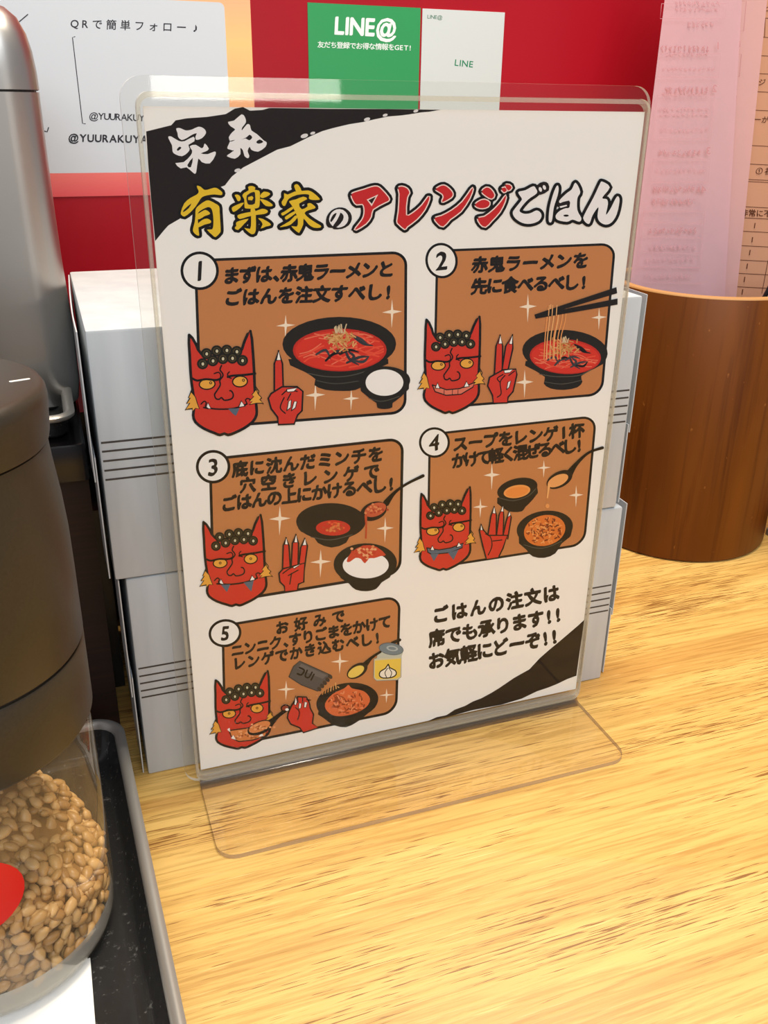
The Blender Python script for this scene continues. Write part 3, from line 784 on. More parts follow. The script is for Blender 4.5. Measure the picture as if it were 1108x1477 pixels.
A.poly([(457, 428), (480, 375), (512, 347), (665, 418), (640, 465), (604, 503), (520, 470)], (84, 80, 80), 0, 5, (60, 56, 56))
A.poly([(500, 385), (520, 360), (650, 420), (630, 440)], (104, 100, 100))
A.stroke([(510, 380), (535, 395), (520, 418), (500, 412)], 9, INK); A.stroke([(550, 395), (540, 425), (558, 432), (575, 405)], 8, INK); A.stroke([(585, 415), (570, 445)], 8, INK)
for k in range(5): A.ell(612 + 14 * k, 492 - 16 * k, 10, 13, (60, 52, 46), -40)
for k in range(7): A.stroke([(640 + 11 * k, 480 - 10 * (k % 3)), (628 + 14 * k, 520 - 6 * k)], 5, random.choice([(230, 176, 110), (206, 140, 76)]))
A.stroke([(1024, 238), (985, 255)], 16, INK)
A.poly([(892, 335), (1032, 322), (1030, 432), (1010, 446), (905, 450), (890, 436)], (214, 206, 170), 0, 3, (150, 150, 140)); A.poly([(896, 345), (1030, 335), (1026, 428), (1008, 438), (906, 442), (896, 430)], (240, 206, 84))
A.poly([(914, 300), (1040, 305), (1030, 330), (905, 335)], (196, 200, 186)); A.ell(980, 285, 62, 30, (120, 136, 146), 8, 3, (90, 100, 110)); A.ell(985, 282, 30, 14, (176, 188, 192), 8); A.ell(985, 282, 20, 8, (120, 136, 146), 8)
A.poly([(965, 364), (972, 382), (1000, 396), (1006, 416), (985, 432), (940, 436), (920, 424), (924, 402), (950, 386)], (246, 240, 226), 2, 6)
A.stroke([(962, 384), (948, 408), (956, 432)], 4, INK); A.stroke([(968, 384), (982, 408), (976, 430)], 4, INK)
A.stroke([(845, 368), (880, 330), (925, 300)], [30, 14, 12], INK); A.ell(806, 398, 58, 34, INK, -32); A.ell(800, 402, 46, 24, (240, 208, 96), -32)
g = oni([(82, 445), (348, 398), (215, 795)], .92, (0, 4))
A.poly([(150, 705), (200, 698), (260, 690), (345, 700), (335, 735), (270, 755), (200, 762), (165, 745)], (222, 132, 70), 0, 6)
for _ in range(34): A.ell(random.uniform(170, 320), random.uniform(706, 746), 6, 5, random.choice([(170, 86, 36), (240, 170, 112)]))
A.poly([(160, 745), (172, 728), (184, 752)], WHT); A.poly([(300, 738), (316, 716), (326, 732)], WHT); A.poly([(140, 700), (152, 690), (156, 712)], WHT)
A.stroke([(355, 672), (400, 630), (455, 588)], [40, 20, 22], INK); A.ell(308, 690, 68, 34, INK, -22); A.ell(306, 686, 58, 24, (226, 138, 76), -22)
for _ in range(24): A.ell(306 + random.gauss(0, 24), 686 + random.gauss(0, 8), 6, 5, random.choice([(170, 86, 36), (240, 170, 112)]))
A.ell(436, 588, 20, 15, (150, 60, 40), -20, 6); A.ell(446, 596, 9, 7, WHT)
hand([[(452, 615), (470, 575), (490, 545), (500, 530), (545, 532), (560, 560), (565, 590), (582, 622), (576, 668), (606, 692), (530, 716), (510, 690), (465, 672), (448, 640)]],
     [[(482, 570), (490, 526), (498, 556), (492, 574)], [(505, 592), (508, 562), (520, 566), (516, 590)], [(532, 585), (536, 556), (550, 560), (543, 586)]],
     [[(500, 535), (502, 560)], [(525, 532), (526, 560)], [(490, 585), (510, 610), (500, 650)], [(545, 545), (566, 548)]], .95)
# closing words
A.view(600, 830, 3.693, 10)
words(5, [('ごはんの注文は', (84, 212), (765, 84)), ('席でも承ります!!', (66, 338), (775, 202)), ('お気軽にどーぞ!!', (66, 458), (755, 318))], 92, 0.05)
pv, pf = prism([(-105, 8), (105, 8), (105, 305), (-105, 305)], 0.0, 0.35, 'y')
CARD_WHITE = plain('card_paper', (250, 247, 243), 0.5, 0, 0.3)
card = A.build('menu_card', None, -1, 0.0, (0, 0, 8), (pv, pf, CARD_WHITE))
tag(card, 'white illustrated menu card with five numbered brown panels, slipped into the clear acrylic stand', 'menu card')
# ------------------------------------------------------------------ grey tissue cartons behind the sign
LINE_DK = plain('carton_line', (58, 54, 52), 0.5)
def carton(x0, x1, y0, y1, z0, z1, lines, label):
    t = thing('tissue_carton', label, 'box', ((x0 + x1) / 2, (y0 + y1) / 2, z0), 'grey cartons stacked behind the sign')
    v, f = prism([(x0, z0), (x1, z0), (x1, z1), (x0, z1)], y0, y1, 'y')
    o = bevel(fix(obj('carton_body', v, f, M['carton'], t)), 1.2, 2)
    lv, lf = [], []
    for z in lines:                                            # five fine rules printed round the front
        lv, lf = merge((lv, lf), ([(x0 + 1, y0 - .06, z - .45), (x1 - 1, y0 - .06, z - .45), (x1 - 1, y0 - .06, z + .45), (x0 + 1, y0 - .06, z + .45)], [(0, 1, 2, 3)]))
    lo = obj('printed_rule', lv, lf, LINE_DK, t)
    def flap(za, zb, sx, xs, gap):
        """a loose end flap: a bowed card sheet standing off the end of the carton"""
        path = [(0.3, y1 - 6), (gap * .8, y1 - 40), (gap, y0 + 45), (gap * 1.05, y0 + 20), (gap * .98, y0 + 4)] if sx > 0 else \
               [(0.3, y1 - 6), (gap * .6, y1 - 50), (gap, y0 + 40), (gap, y0 + 1.5)]
        path = cr(path, False, 5)
        v, f = [], []
        for k, (dx, y) in enumerate(path):
            nx = 0.55
            bow = 0.0
            for (z, zz) in ((za, 0), (zb, 1)):
                v += [(xs + sx * (dx + bow), y, z), (xs + sx * (dx + bow + nx), y, z)]
            if k:
                a, b = 4 * (k - 1), 4 * k
                f += [(a, b, b + 2, a + 2), (a + 1, a + 3, b + 3, b + 1), (a, a + 1, b + 1, b), (a + 2, b + 2, b + 3, a + 3)]
        n = len(v); f += [(0, 2, 3, 1), (n - 4, n - 3, n - 1, n - 2)]
        return autosmooth(fix(obj('end_flap', v, f, M['carton'], t)), 50)
    h = z1 - z0
    flap(z0 + .42 * h, z1 - .6, -1, x0, 2.8); flap(z0 + 0.6, z0 + .52 * h, -1, x0, 1.9)
    flap(z0 + .36 * h, z1 - .4, 1, x1, 5.0); flap(z0 + 0.6, z0 + .40 * h, 1, x1, 3.9)
    return t
carton(-129.2, 131.2, 14.5, 158, 0.1, 110.2, (62.6, 58.3, 54.2, 50.0, 46.2), 'grey ruled paper tissue carton on the counter behind the sign, lower of two')
carton(-133.6, 126.4, 14.2, 157, 110.9, 223.2, (176.0, 172.1, 167.8, 163.5, 159.3), 'grey ruled paper tissue carton on top of another carton behind the sign')

# ------------------------------------------------------------------ brown wooden cup with survey sheets
CX, CY, CR = 303.6, 184.0, 69.2
prof = [(0, 0.1), (CR - 2, 0.1), (CR - .6, 1.2), (CR, 3), (CR, 192.6), (CR - .8, 193.6), (CR - 6.4, 193.6), (CR - 7, 192.8), (CR - 7, 6), (0, 6)]
v, f = lathe(prof, CX, CY, 96)
RIMM = plain('bare_wood_rim', (176, 128, 74), 0.6)
mi = [1 if i // 96 in (4, 5, 6) else 0 for i in range(len(f))]
cup = autosmooth(fix(obj('wooden_cup', v, f, [M['cup'], RIMM], None, mi, origin=(CX, CY, 0)), 0.01), 40)
tag(cup, 'tall round brown stained wooden cup on the counter right of the cartons, holding pink sheets', 'cup')
SLOPE = -0.13
def sheet(name, corners, y, mat, label, marks=None, group=None):
    """a standing paper sheet: bottom-left, bottom-right, top-right, top-left in (x, z); it turns slightly towards the right front"""
    (ax, az), (bx, bz), (cx, cz), (dx, dz) = corners
    v, f = [], []
    n = 10
    for side in (0, 1):
        for j in range(5):
            for i in range(n + 1):
                u, t = i / n, j / 4
                x = (ax * (1-u) + bx * u) * (1-t) + (dx * (1-u) + cx * u) * t
                z = (az * (1-u) + bz * u) * (1-t) + (dz * (1-u) + cz * u) * t
                v.append((x, y + SLOPE * (x - 246) + 0.18 * side, z))
    W = n + 1; S = 5 * W
    for j in range(4):
        for i in range(n):
            a = j * W + i
            f.append((a, a + 1, a + W + 1, a + W)); f.append((S + a, S + a + W, S + a + W + 1, S + a + 1))
    for j in range(4):
        f += [(j * W, j * W + W, S + j * W + W, S + j * W), (j * W + n, S + j * W + n, S + j * W + W + n, j * W + W + n)]
    for i in range(n):
        f += [(i, S + i, S + i + 1, i + 1), (4 * W + i, 4 * W + i + 1, S + 4 * W + i + 1, S + 4 * W + i)]
    b0 = len(v); v += [(a, y + SLOPE * (a - 246) - 0.05 - b, c) for a, b, c in marks.v]
    mi = [0] * len(f) + [1 + k for k in marks.m]
    f = f + [tuple(i + b0 for i in q) for q in marks.f]
    o = obj(name, v, f, [mat] + marks.mats, None, mi, origin=((ax + bx) / 2, y, az))
    return tag(o, label, 'paper', group)
def on_slant(y0):
    def g(u, v):
        d = RW.T @ np.array([(u - PCX) / FPX, (v - PCY) / FPX, 1.0])
        k = (y0 + SLOPE * (CAM[0] - 246) - CAM[1]) / (d[1] - SLOPE * d[0])
        q = CAM + k * d
        return (q[0], q[2])
    return g
PINK = paper_thin('pink_paper', (244, 205, 210), 0.4); PINK2 = paper_thin('pale_orange_paper', (246, 204, 200), 0.4); ORNG = paper_thin('salmon_form_paper', (226, 172, 138), 0.25)
def flat(a, z): return (a, z)
def flat_down(a, z): return (a, -z)
G1 = (214, 160, 164); G2 = (206, 146, 148); PR = (96, 56, 40)
# show-through of a mirrored form on the folded front sheet
def frame(art, x0, x1, y0, y1, lean, w, c):
    art.stroke([(x0, y0), (x1, y0), (x1 - lean, y1), (x0 - lean, y1), (x0, y0)], w, c, smooth=0)
rnd = random.Random(3)
a = Art(on_slant(198), .004); a.view(880, 0, 3.357)
for (y, x1, x0, hh, c) in ((18, 530, 300, 14, G1), (48, 520, 300, 10, G1), (118, 500, 350, 14, G1), (238, 480, 230, 17, G2), (262, 470, 240, 10, G1), (335, 505, 240, 9, G1), (436, 470, 235, 17, G2), (455, 460, 240, 8, G1), (530, 470, 225, 11, G1), (555, 470, 225, 8, G1), (628, 470, 220, 12, G1), (740, 430, 205, 16, G2), (825, 455, 200, 12, G1), (915, 425, 190, 16, G2), (975, 400, 185, 16, G2), (1115, 410, 165, 15, G2), (1195, 405, 160, 14, G1), (1255, 395, 150, 12, G1), (1335, 385, 140, 12, G1)):
    x = x1; x0 += 22
    while x > x0:
        for q in range(4): a.stroke([(x - 16 * rnd.random(), y + hh * rnd.uniform(-1, 1)), (x - 16 * rnd.random(), y + hh * rnd.uniform(-1, 1))], 3.2 if hh > 13 else 2.2, c, 0)
        x -= rnd.uniform(17, 26)
for dgt, x, y in (('1', 508, 222), ('2', 492, 428), ('3', 462, 728), ('4', 440, 915)): a.text(dgt, (x - 8, y), (x + 8, y), 48, G2, 0.01, 0, 0, 1, 'latin', True)
for (x0, x1, y0, y1) in ((235, 548, 20, 92), (230, 520, 262, 375), (215, 492, 462, 672), (195, 470, 770, 880), (150, 445, 1020, 1290)): frame(a, x0, x1, y0, y1, (y1 - y0) * .09, 2.2, G1)
for y in (1080, 1150, 1225, 1295, 1370): a.stroke([(150, y - 10), (430, y)], 2, G1, 0)
sheet('survey_sheet', [(246, 8), (343, 8), (297.2, 392), (246, 394)], 198, PINK, 'folded pale pink survey sheet standing in the brown cup, leftmost, printing showing through', a, 'pink sheets in the brown cup')
a = Art(on_slant(201), .004); a.view(880, 0, 3.357)
for dgt, x, y in (('1', 628, 212), ('2', 606, 418), ('3', 572, 722), ('4', 548, 920)): a.text(dgt, (x - 8, y), (x + 8, y), 42, G2, 0.008, 0, 0, 1, 'latin', True)
for (x0, x1, y0, y1) in ((620, 660, 5, 150), (605, 636, 262, 370), (575, 612, 462, 675), (550, 578, 770, 880), (520, 552, 1020, 1140), (510, 530, 1160, 1320)): frame(a, x0, x1, y0, y1, (y1 - y0) * .09, 2.4, G2)
sheet('survey_sheet', [(262, 8), (347, 8), (318.6, 390), (262, 392)], 201, PINK2, 'pale pink survey sheet in the brown cup, second behind the folded front sheet', a, 'pink sheets in the brown cup')
a = Art(on_slant(204), .004); a.view(880, 0, 3.357)
for y in (85, 178, 268, 355, 443, 533, 705, 795, 870, 880, 1003, 1057, 1122, 1192, 1262, 1327, 1392): a.stroke([(575, y - 6), (1010, y + 16)], 3, PR, 0)
a.stroke([(765, 1262), (735, 1420)], 3, PR, 0); a.stroke([(752, 88), (748, 178)], 3, PR, 0)
a.text('ジ', (720, 398), (752, 398), 36, PR, 0.012, .2, 0); a.text('ーが', (697, 578), (770, 580), 36, PR, 0.012, .2, 0); a.text('ど', (745, 40), (775, 40), 34, PR, 0.012, .2, 0)
a.text(')', (662, 825), (672, 825), 36, PR, 0.01, .2, 0, 1, 'latin'); a.text('①初', (700, 826), (790, 830), 38, PR, 0.012, .2, 0)
a.text('非常に不満', (632, 1029), (818, 1036), 37, PR, 0.018, 0, 0)
for x, y in ((700, 1092), (688, 1160), (676, 1222), (663, 1288), (650, 1352), (640, 1412)): a.text('1', (x - 8, y), (x + 8, y), 36, PR, 0.012, .15, 0, 1, 'latin')
sheet('survey_form', [(276, 8), (347, 8), (381, 388), (296, 392)], 204, ORNG, 'salmon printed survey form with ruled rows at right in the brown cup', a, 'pink sheets in the brown cup')
# pen leaning out of the cup
pn = thing('pen', 'black and white pen poking out of the brown cup at the right edge', 'pen', (290, 165, 6.2))
def tube(p0, p1, r0, r1, n=16):
    p0, p1 = Vector(p0), Vector(p1); d = (p1 - p0).normalized()
    u = d.orthogonal().normalized(); w_ = d.cross(u)
    v = [];
    for p, r in ((p0, r0), (p1, r1)):
        for k in range(n):
            q = p + (u * math.cos(6.2832 * k / n) + w_ * math.sin(6.2832 * k / n)) * r; v.append(tuple(q))
    f = [tuple(range(n))[::-1], tuple(range(n, 2 * n))] + [(k, (k + 1) % n, n + (k + 1) % n, n + k) for k in range(n)]
    return v, f
P0, P1 = Vector((268, 165, 10)), Vector((322, 131, 214))
dd = (P1 - P0)
WHP = plain('white_plastic', (235, 235, 235), 0.3); BKP = plain('black_plastic', (22, 22, 24), 0.3)
v, f = tube(P0, P1, 4.6, 4.6); autosmooth(fix(obj('barrel', v, f, WHP, pn)))
v, f = tube(P1, P1 + dd * .1, 4.4, 3.2); autosmooth(fix(obj('cap', v, f, BKP, pn)))
off = Vector((-5.2, -1.0, 1.8))
v, f = tube(P0 + dd * .80 + off, P0 + dd * 1.06 + off, 1.6, 1.6); autosmooth(fix(obj('clip', v, f, BKP, pn)))
# dark caddy peeping out behind the cup
dk = thing('black_caddy', 'low black plastic caddy on a grey-brown base, barely showing right of the brown cup', 'caddy', (412, 122, 0))
v, f = prism(rrect(362.5, 460, 100, 145, 2), 0.1, 5); fix(obj('caddy_base', v, f, plain('grey_base', (120, 104, 84), .5), dk))
v, f = prism(rrect(366, 458, 103, 144.2, 2), 5, 19); bevel(fix(obj('caddy_body', v, f, plain('black_matte', (14, 14, 20), .4), dk)), 1.5)

# ------------------------------------------------------------------ paper things on the wall
WX = WALL_Y
def on_wall(u, v): return at(u, v, WX)
def wall_paper(name, x0, x1, z0, z1, mat, art, label, cat, origin, t=0.4, r=0.0, group=None):
    v, f = prism(rrect(x0, x1, z0, z1, r) if r else [(x0, z0), (x1, z0), (x1, z1), (x0, z1)], WX - t, WX - 0.02, 'y')
    o = art.build(name, None, -1, WX - t, origin, (v, f, mat))
    return tag(o, label, cat, group)
GREY = (58, 58, 62)
a = Art(on_wall, 0.003); a.view(0, 0, 1)
def flat_wall(pts): return pts
# pale rounded panel of the poster (drawn in wall millimetres)
b = Art(flat, 0.003)
b.poly(rrect(-330, -23.2, 265.2, 361, 3.2), (206, 210, 214))
b.v_keep = True
pm, nt, p = new_mat('poster_gradient')
tc = N(nt, 'ShaderNodeTexCoord'); sx = N(nt, 'ShaderNodeSeparateXYZ'); nt.links.new(tc.outputs['Object'], sx.inputs[0])
mr = N(nt, 'ShaderNodeMapRange'); mr.inputs[1].default_value = 0.0; mr.inputs[2].default_value = 0.135; nt.links.new(sx.outputs[2], mr.inputs[0])
nt.links.new(ramp(nt, mr.outputs[0], [(0.0, lin(226, 84, 88)), (0.10, lin(236, 116, 108)), (0.40, lin(246, 176, 122)), (0.65, lin(250, 196, 126)), (0.9, lin(244, 168, 132)), (1.0, lin(240, 160, 140))]), p.inputs['Base Color'])
p.inputs['Roughness'].default_value = 0.45
T = Art(on_wall, 0.003); T.L = 6
T.text('QRで簡単フォロー♪', (101, 33.5), (292, 40.5), 15.5, GREY, 0.012, 0, 0)
T.stroke([(108, 53), (104.5, 54), (119, 178), (123, 178.5)], 1.3, GREY, 0)
T.text('@YUURAKUYA', (129, 167), (218, 170.5), 13.5, GREY, 0.014, 0, 0, 1, 'latin')
T.text('@YUURAKUYA', (98, 198.5), (214, 201), 15, GREY, 0.028, 0, 0, 1, 'latin')
T.stroke([(27, 32), (40, 21)], 1.5, GREY, 0); T.stroke([(64, 189), (68, 190), (70, 184)], 1.5, GREY, 0)
b.v += T.v; off0 = len(b.v) - len(T.v)
for q, k in zip(T.f, T.m):
    m_ = T.mats[k]
    b.m.append(b.mat(m_)); b.f.append(tuple(i + off0 for i in q))
wall_paper('follow_poster', -340, -7.2, 251.5, 386, pm, b, 'peach-edged poster with a pale panel and follow-us text at upper left on the red wall', 'poster', (-170, WX, 251.5))
GRN = (44, 148, 84)
T = Art(on_wall, 0.003); T.view(0, 0, 1)
T.text('LINE@', (482, 36.5), (573, 41), 35, (236, 240, 236), 0.03, 0, 0, 0.85, 'latin')
T.text('友だち登録でお得な情報をGET!', (458, 64), (594, 69), 10.0, (228, 238, 230), 0.016, 0, 0)
wall_paper('promotion_card', 29.0, 104.9, 300, 363.3, plain('green_card', GRN, 0.4), T, 'green promotion card with white lettering stuck high on the red wall', 'card', (67, WX, 300), group='cards on the red wall')
T = Art(on_wall, 0.003); T.view(0, 0, 1)
T.text('LINE@', (616, 24), (638, 25.3), 7.5, (70, 120, 96), 0.01, 0, 0, 1, 'latin')
T.text('LINE', (655, 90), (683, 93), 13, (40, 130, 90), 0.01, 0, 0, 1, 'latin')
wall_paper('promotion_card', 106.2, 165.6, 300, 363.1, plain('pale_card', (206, 212, 210), 0.4), T, 'off-white card with small green lettering stuck on the red wall beside a green card', 'card', (136, WX, 300), group='cards on the red wall')

# ------------------------------------------------------------------ dark two-level stand with a tray and steel canister
sd = thing('condiment_stand', 'dark brown wooden stand with black top board behind the seed jar, carrying a black tray', 'stand', (-290, 175, 0))
v, f = prism(rrect(-430, -138.2, 56, 257, 2), 143.5, 162); bevel(fix(obj('top_board', v, f, plain('black_lacquer', (14, 12, 13), 0.22), sd)), 1.2)
v, f = prism([(-424, 59), (-138.8, 59), (-138.8, 254), (-424, 254)], 0.1, 143.5); fix(obj('stand_body', v, f, M['dark_wood'], sd))
v, f = prism([(-138.7, 164), (-112, 164), (-112, 256), (-138.7, 256)], 0.1, 143.4); fix(obj('hidden_gap_board', v, f, plain('black_lacquer', (14, 12, 13), 0.22), sd))  # added out of sight to keep the gap beside the cartons dark
def tray(name, x0, x1, y0, y1, z0, h, r, ang, label, rimmat, flare):
    P = rrect_path(x0, x1, y0, y1, r, 10)
    c, s = math.cos(ang), math.sin(ang); px, py = x1, (y0 + y1) / 2
    P = [((px + (p[0] - px) * c - (p[1] - py) * s, py + (p[0] - px) * s + (p[1] - py) * c), (n[0] * c - n[1] * s, n[0] * s + n[1] * c)) for p, n in P]
    o = flare
    prof = [(-o - 4.0, z0), (-o - 2.0, z0 + .4), (-o, z0 + 2.2), (-3.2, z0 + h - 3.0), (-2.8, z0 + h - 2.6), (-1.0, z0 + h - 3.2), (0, z0 + h - 2.4), (0.2, z0 + h - 1.0), (-1.0, z0 + h), (-3.0, z0 + h), (-4.4, z0 + h - 1.2),
            (-5.0, z0 + h - 3.5), (-o - 2.0, z0 + 4.4), (-o - 4.5, z0 + 1.6), (-o - 8, z0 + 1.1)]
    v, f = sweep(P, prof); n = len(P)
    mi = [1 if 3 <= i // n <= 10 else 0 for i in range(len(f))]
    f.append(tuple(range(n))[::-1]); f.append(tuple(range((len(prof) - 1) * n, len(prof) * n))); mi += [0, 0]
    ob = autosmooth(fix(obj(name, v, f, [M['tray'], rimmat], None, mi, origin=((x0 + x1) / 2, (y0 + y1) / 2, z0))), 50)
    return tag(ob, label, 'tray', 'dark condiment trays')
RIM = plain('tray_rim_metal', (165, 160, 152), 0.36, 0.55)
tray('condiment_tray', -420, -141.0, 60, 252, 162.1, 12.5, 11, 0.0, 'black tray with metal rim on the dark stand, under the steel canister', RIM, 4)
tray('condiment_tray', -420, -135.2, -157, 44, 0.1, 19, 15, math.radians(1.7), 'black metal tray on the counter under the jar of seeds', RIM, 7)
v, f = prism([(-320, -150), (-163, -150), (-163, -88), (-320, -88)], 1.35, 1.8)
o = fix(obj('paper_napkin', v, f, plain('napkin_paper', (246, 244, 238), .7), origin=(-240, -119, 1.35))); tag(o, 'white folded paper lying in the black tray under the seed jar', 'paper')

# black board added to stand in for deep shade between stand and cartons
v, f = prism([(-138.7, 96), (-132.9, 96), (-132.9, 256), (-138.7, 256)], 0.1, 110.7); fix(obj('gap_filler_board', v, f, plain('black_lacquer', (14, 12, 13), 0.22), sd))
# steel canister
ca = thing('steel_canister', 'brushed stainless steel canister with a domed lid at upper left', 'canister', (-192, 165, 163.7))
def rr_stack(levels, x0, x1, y0, y1, r):
    vs, fs = [], []
    n = None
    for (ins, z) in levels:
        P = rrect_path(x0 + ins, x1 - ins, y0 + ins, y1 - ins, max(r - ins * .6, 3), 8)
        n = len(P); vs += [(p[0], p[1], z) for p, _ in P]
    for i in range(len(levels) - 1):
        for k in range(n): fs.append((i * n + k, i * n + (k + 1) % n, (i + 1) * n + (k + 1) % n, (i + 1) * n + k))
    fs.append(tuple(range(n))[::-1]); fs.append(tuple(range((len(levels) - 1) * n, len(levels) * n)))
    return vs, fs
v, f = rr_stack([(2, 163.8), (0, 165.5), (-1.4, 175), (-1.8, 200), (-0.4, 235), (0, 260), (0, 309.4)], -262, -137.5, 106, 222, 15)
autosmooth(fix(obj('canister_body', v, f, M['steel'], ca)), 40)
v, f = rr_stack([(1.2, 309.4), (1.2, 310.4)], -262, -137.5, 106, 222, 15)
fix(obj('lid_seam', v, f, plain('dark_gap', (40, 36, 32), .5), ca))
v, f = rr_stack([(-.2, 310.4), (0, 318), (.8, 326), (2.4, 333), (5.5, 339.5), (10, 343.5), (16, 345.6), (24, 346.4)], -262, -137.5, 106, 222, 15)
autosmooth(fix(obj('canister_lid', v, f, M['steel'], ca)), 40)

# ------------------------------------------------------------------ jar of roasted seeds with its brown grinder top
JX, JY = -197.0, -62.0
jr = thing('seed_jar', 'clear glass jar with a tall brown grinder top standing in the black tray', 'jar', (JX, JY, 1.9))
v, f = lathe([(0, 1.95), (34, 1.95), (41, 2.6), (44.6, 5.5), (46.0, 10), (46.5, 22), (46.8, 60), (46.8, 92), (46.2, 104), (45.2, 106)], JX, JY, 96)
autosmooth(fix(obj('glass_body', v, f, M['glass'], jr), 0.01), 60); glass_body = bpy.context.scene.objects['glass_body']
v, f = lathe([(0, 9.6), (38, 9.8), (43.2, 12.0), (45.3, 17), (45.6, 10), (44.2, 5.6), (40.5, 3.0), (0, 3.0)], JX, JY, 96)
autosmooth(fix(obj('glass_base', v, f, M['glassbase'], jr), 0.01), 60)
v, f = lathe([(44.8, 105.0), (47.6, 104.6), (48.2, 105.6), (48.3, 133.6), (47.9, 134.2), (46.5, 134.2)], JX, JY, 96)
autosmooth(fix(obj('neck_ring', v, f, M['jar'], jr)), 40)
v, f = lathe([(47.2, 134.2), (47.2, 135.2)], JX, JY, 96); fix(obj('ring_gap', v, f, plain('dark_gap', (40, 36, 32), .5), jr))
v, f = lathe([(46.5, 135.2), (47.9, 135.2), (48.4, 135.9), (48.4, 160), (48.3, 174), (47.6, 186), (46.6, 196), (46.0, 203), (45.8, 207.0), (45.0, 207.4)], JX, JY, 96)
autosmooth(fix(obj('grinder_body', v, f, M['jar'], jr)), 40)
v, f = lathe([(45.0, 207.6), (46.4, 207.9), (46.9, 210), (47.7, 221), (47.4, 223.6), (46.2, 225.4), (44, 226.2), (0, 226.2)], JX, JY, 96)
cap = autosmooth(fix(obj('cap', v, f, M['jar'], jr), 0.01), 40)
v, f = prism(rrect(-3.2, 3.2, -.7, .7, .6), 226.2, 226.35)
rz = math.radians(16); v = [(JX + 40.0 + x * math.cos(rz) - y * math.sin(rz), JY - 1 + x * math.sin(rz) + y * math.cos(rz), z) for x, y, z in v]
mk = fix(obj('position_mark', v, f, plain('mark_white', (225, 222, 215), .5), cap)); mk['label'] = 'short white line on the cap'
def sticker(a0, z0, rw, rh, name, label):
    v, f = [(0, 0, 0)], []
    R = 47.05; v = []
    rings, n = 5, 32
    for i in range(rings + 1):
        for k in range(n):
            t = 6.2832 * k / n; s = i / rings
            ang = a0 + rw * s * math.cos(t) / R; z = z0 + rh * s * math.sin(t)
            v.append((JX + R * math.cos(ang), JY + R * math.sin(ang), z))
    for i in range(rings):
        for k in range(n): f.append((i * n + k, i * n + (k + 1) % n, (i + 1) * n + (k + 1) % n, (i + 1) * n + k))
    o = obj(name, v, f, plain('red_sticker', (216, 22, 16), .35), glass_body, smooth=True); o['label'] = label
    return o
sticker(math.radians(-91), 64.5, 20, 16.5, 'round_sticker', 'red round sticker on the front of the glass')
sticker(math.radians(52), 92, 17, 12, 'round_sticker', 'red round sticker on the far side of the glass')
# roasted seeds: a heaped mass nobody could count
sv, sf = [], []
base = []
for i in range(5):
    ph = math.pi * i / 4
    ring = [(0, 0, math.cos(ph))] if i in (0, 4) else [(math.sin(ph) * math.cos(6.2832 * k / 8), math.sin(ph) * math.sin(6.2832 * k / 8), math.cos(ph)) for k in range(8)]
    base.append(ring)
bv = [p for r in base for p in r]; bf = []
for k in range(8):
    bf.append((0, 1 + k, 1 + (k + 1) % 8)); bf.append((25, 17 + (k + 1) % 8, 17 + k))
    for r in (0, 1): bf.append((1 + 8 * r + k, 9 + 8 * r + k, 9 + 8 * r + (k + 1) % 8, 1 + 8 * r + (k + 1) % 8))
def heap(x, y): return 58 - 0.62 * (x * 0.95 - y * 0.1) + 3 * math.sin(x * .2) * math.cos(y * .17)
rs = random.Random(11)
from mathutils import Euler
def seed(x, y, z, rot):
    b0 = len(sv); k = rs.uniform(.85, 1.15)
    for p in bv:
        w = 1 - .28 * p[0]
        q = Vector((p[0] * 3.8 * k, p[1] * 2.3 * w * k, p[2] * 1.6 * k)); q.rotate(rot)
        sv.append((JX + x + q.x, JY + y + q.y, z + q.z))
    sf.extend([tuple(i + b0 for i in q) for q in bf])
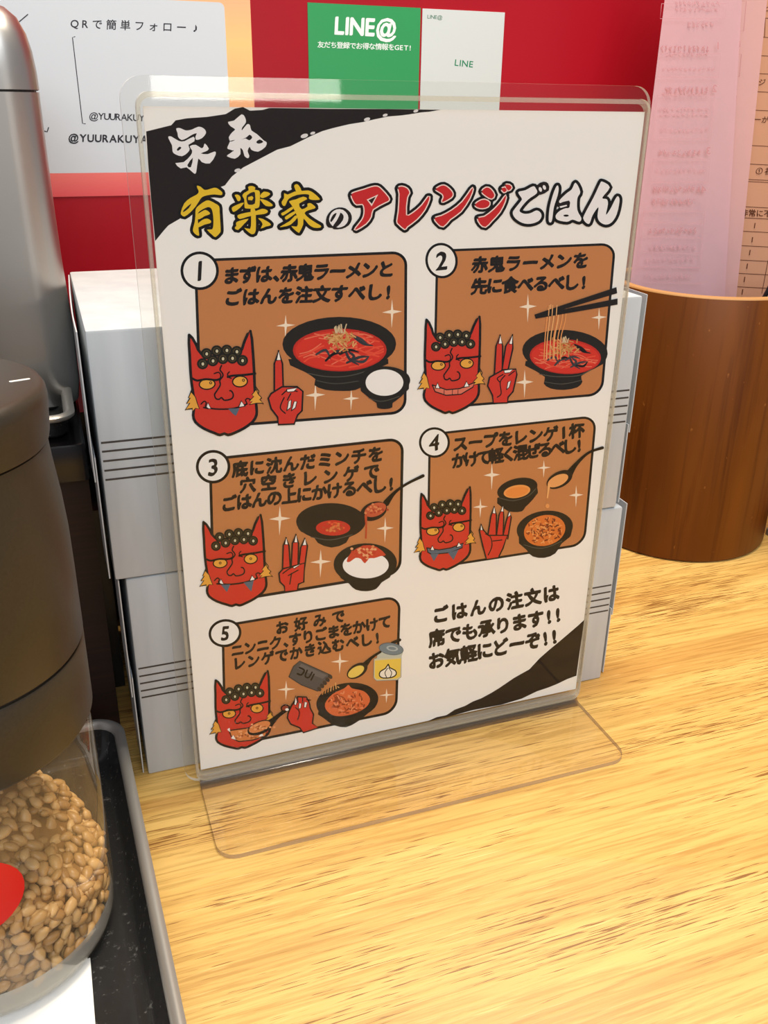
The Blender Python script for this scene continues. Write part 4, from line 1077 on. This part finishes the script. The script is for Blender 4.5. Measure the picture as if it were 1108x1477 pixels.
def wall_seed(a_, z, r, lean):
    x, y = r * math.cos(a_), r * math.sin(a_)
    zl = Vector((math.cos(a_), math.sin(a_), 0)); xl = Vector((-math.sin(a_), math.cos(a_), 0)); yl = zl.cross(xl)
    B = Matrix((xl, yl, zl)).transposed()
    m_ = Euler((rs.gauss(0, lean), rs.gauss(0, lean), 0)).to_matrix() @ Euler((0, 0, rs.uniform(0, 6.28))).to_matrix()
    seed(x, y, z, B @ m_)
for layer, (r, gap, lean, tries) in enumerate(((43.4, 4.7, .14, 9000), (41.2, 3.9, .3, 5000))):     # lying against the glass
    put = []
    for _ in range(tries):
        a_ = rs.uniform(-math.pi * .98, math.pi * .62); z = rs.uniform(14.0, 95)
        if z > heap(r * math.cos(a_), r * math.sin(a_)): continue
        if any((q[0] - a_) ** 2 * r * r + (q[1] - z) ** 2 < gap * gap for q in put): continue
        put.append((a_, z)); wall_seed(a_, z, r + rs.uniform(-.3, .2), lean)
for dz, gap, tries in ((0.6, 4.7, 4000), (-1.4, 4.2, 4000)):                                      # on top of the heap
    put = []
    for _ in range(tries):
        r = 43 * math.sqrt(rs.random()); a_ = rs.uniform(0, 6.2832)
        x, y = r * math.cos(a_), r * math.sin(a_)
        if any((q[0] - x) ** 2 * 1.35 + (q[1] - y) ** 2 < gap * gap for q in put): continue
        put.append((x, y))
        seed(x, y, heap(x, y) + dz, (Euler((0, .55, 0)).to_matrix() @ Euler((rs.gauss(0, .3), rs.gauss(0, .3), rs.uniform(0, 6.28))).to_matrix()))
# the packed middle of the heap
nb = len(sv); rn = 36; core = []
for zi in range(2):
    for k in range(rn):
        x, y = 39.5 * math.cos(6.2832 * k / rn), 39.5 * math.sin(6.2832 * k / rn)
        core.append((JX + x, JY + y, 12.0 if zi == 0 else max(13.0, heap(x, y) - 2.6)))
sv += core
sf.append(tuple(nb + k for k in range(rn))[::-1]); sf.append(tuple(nb + rn + k for k in range(rn)))
for k in range(rn): sf.append((nb + k, nb + (k + 1) % rn, nb + rn + (k + 1) % rn, nb + rn + k))
so = obj('roasted_seeds', sv, sf, M['seed'], None, None, True, (JX, JY, 12.0))
tag(so, 'heap of roasted tan seeds filling the clear glass jar', 'seeds', None, 'stuff')

bpy.data.objects.remove(_fo, do_unlink=True)
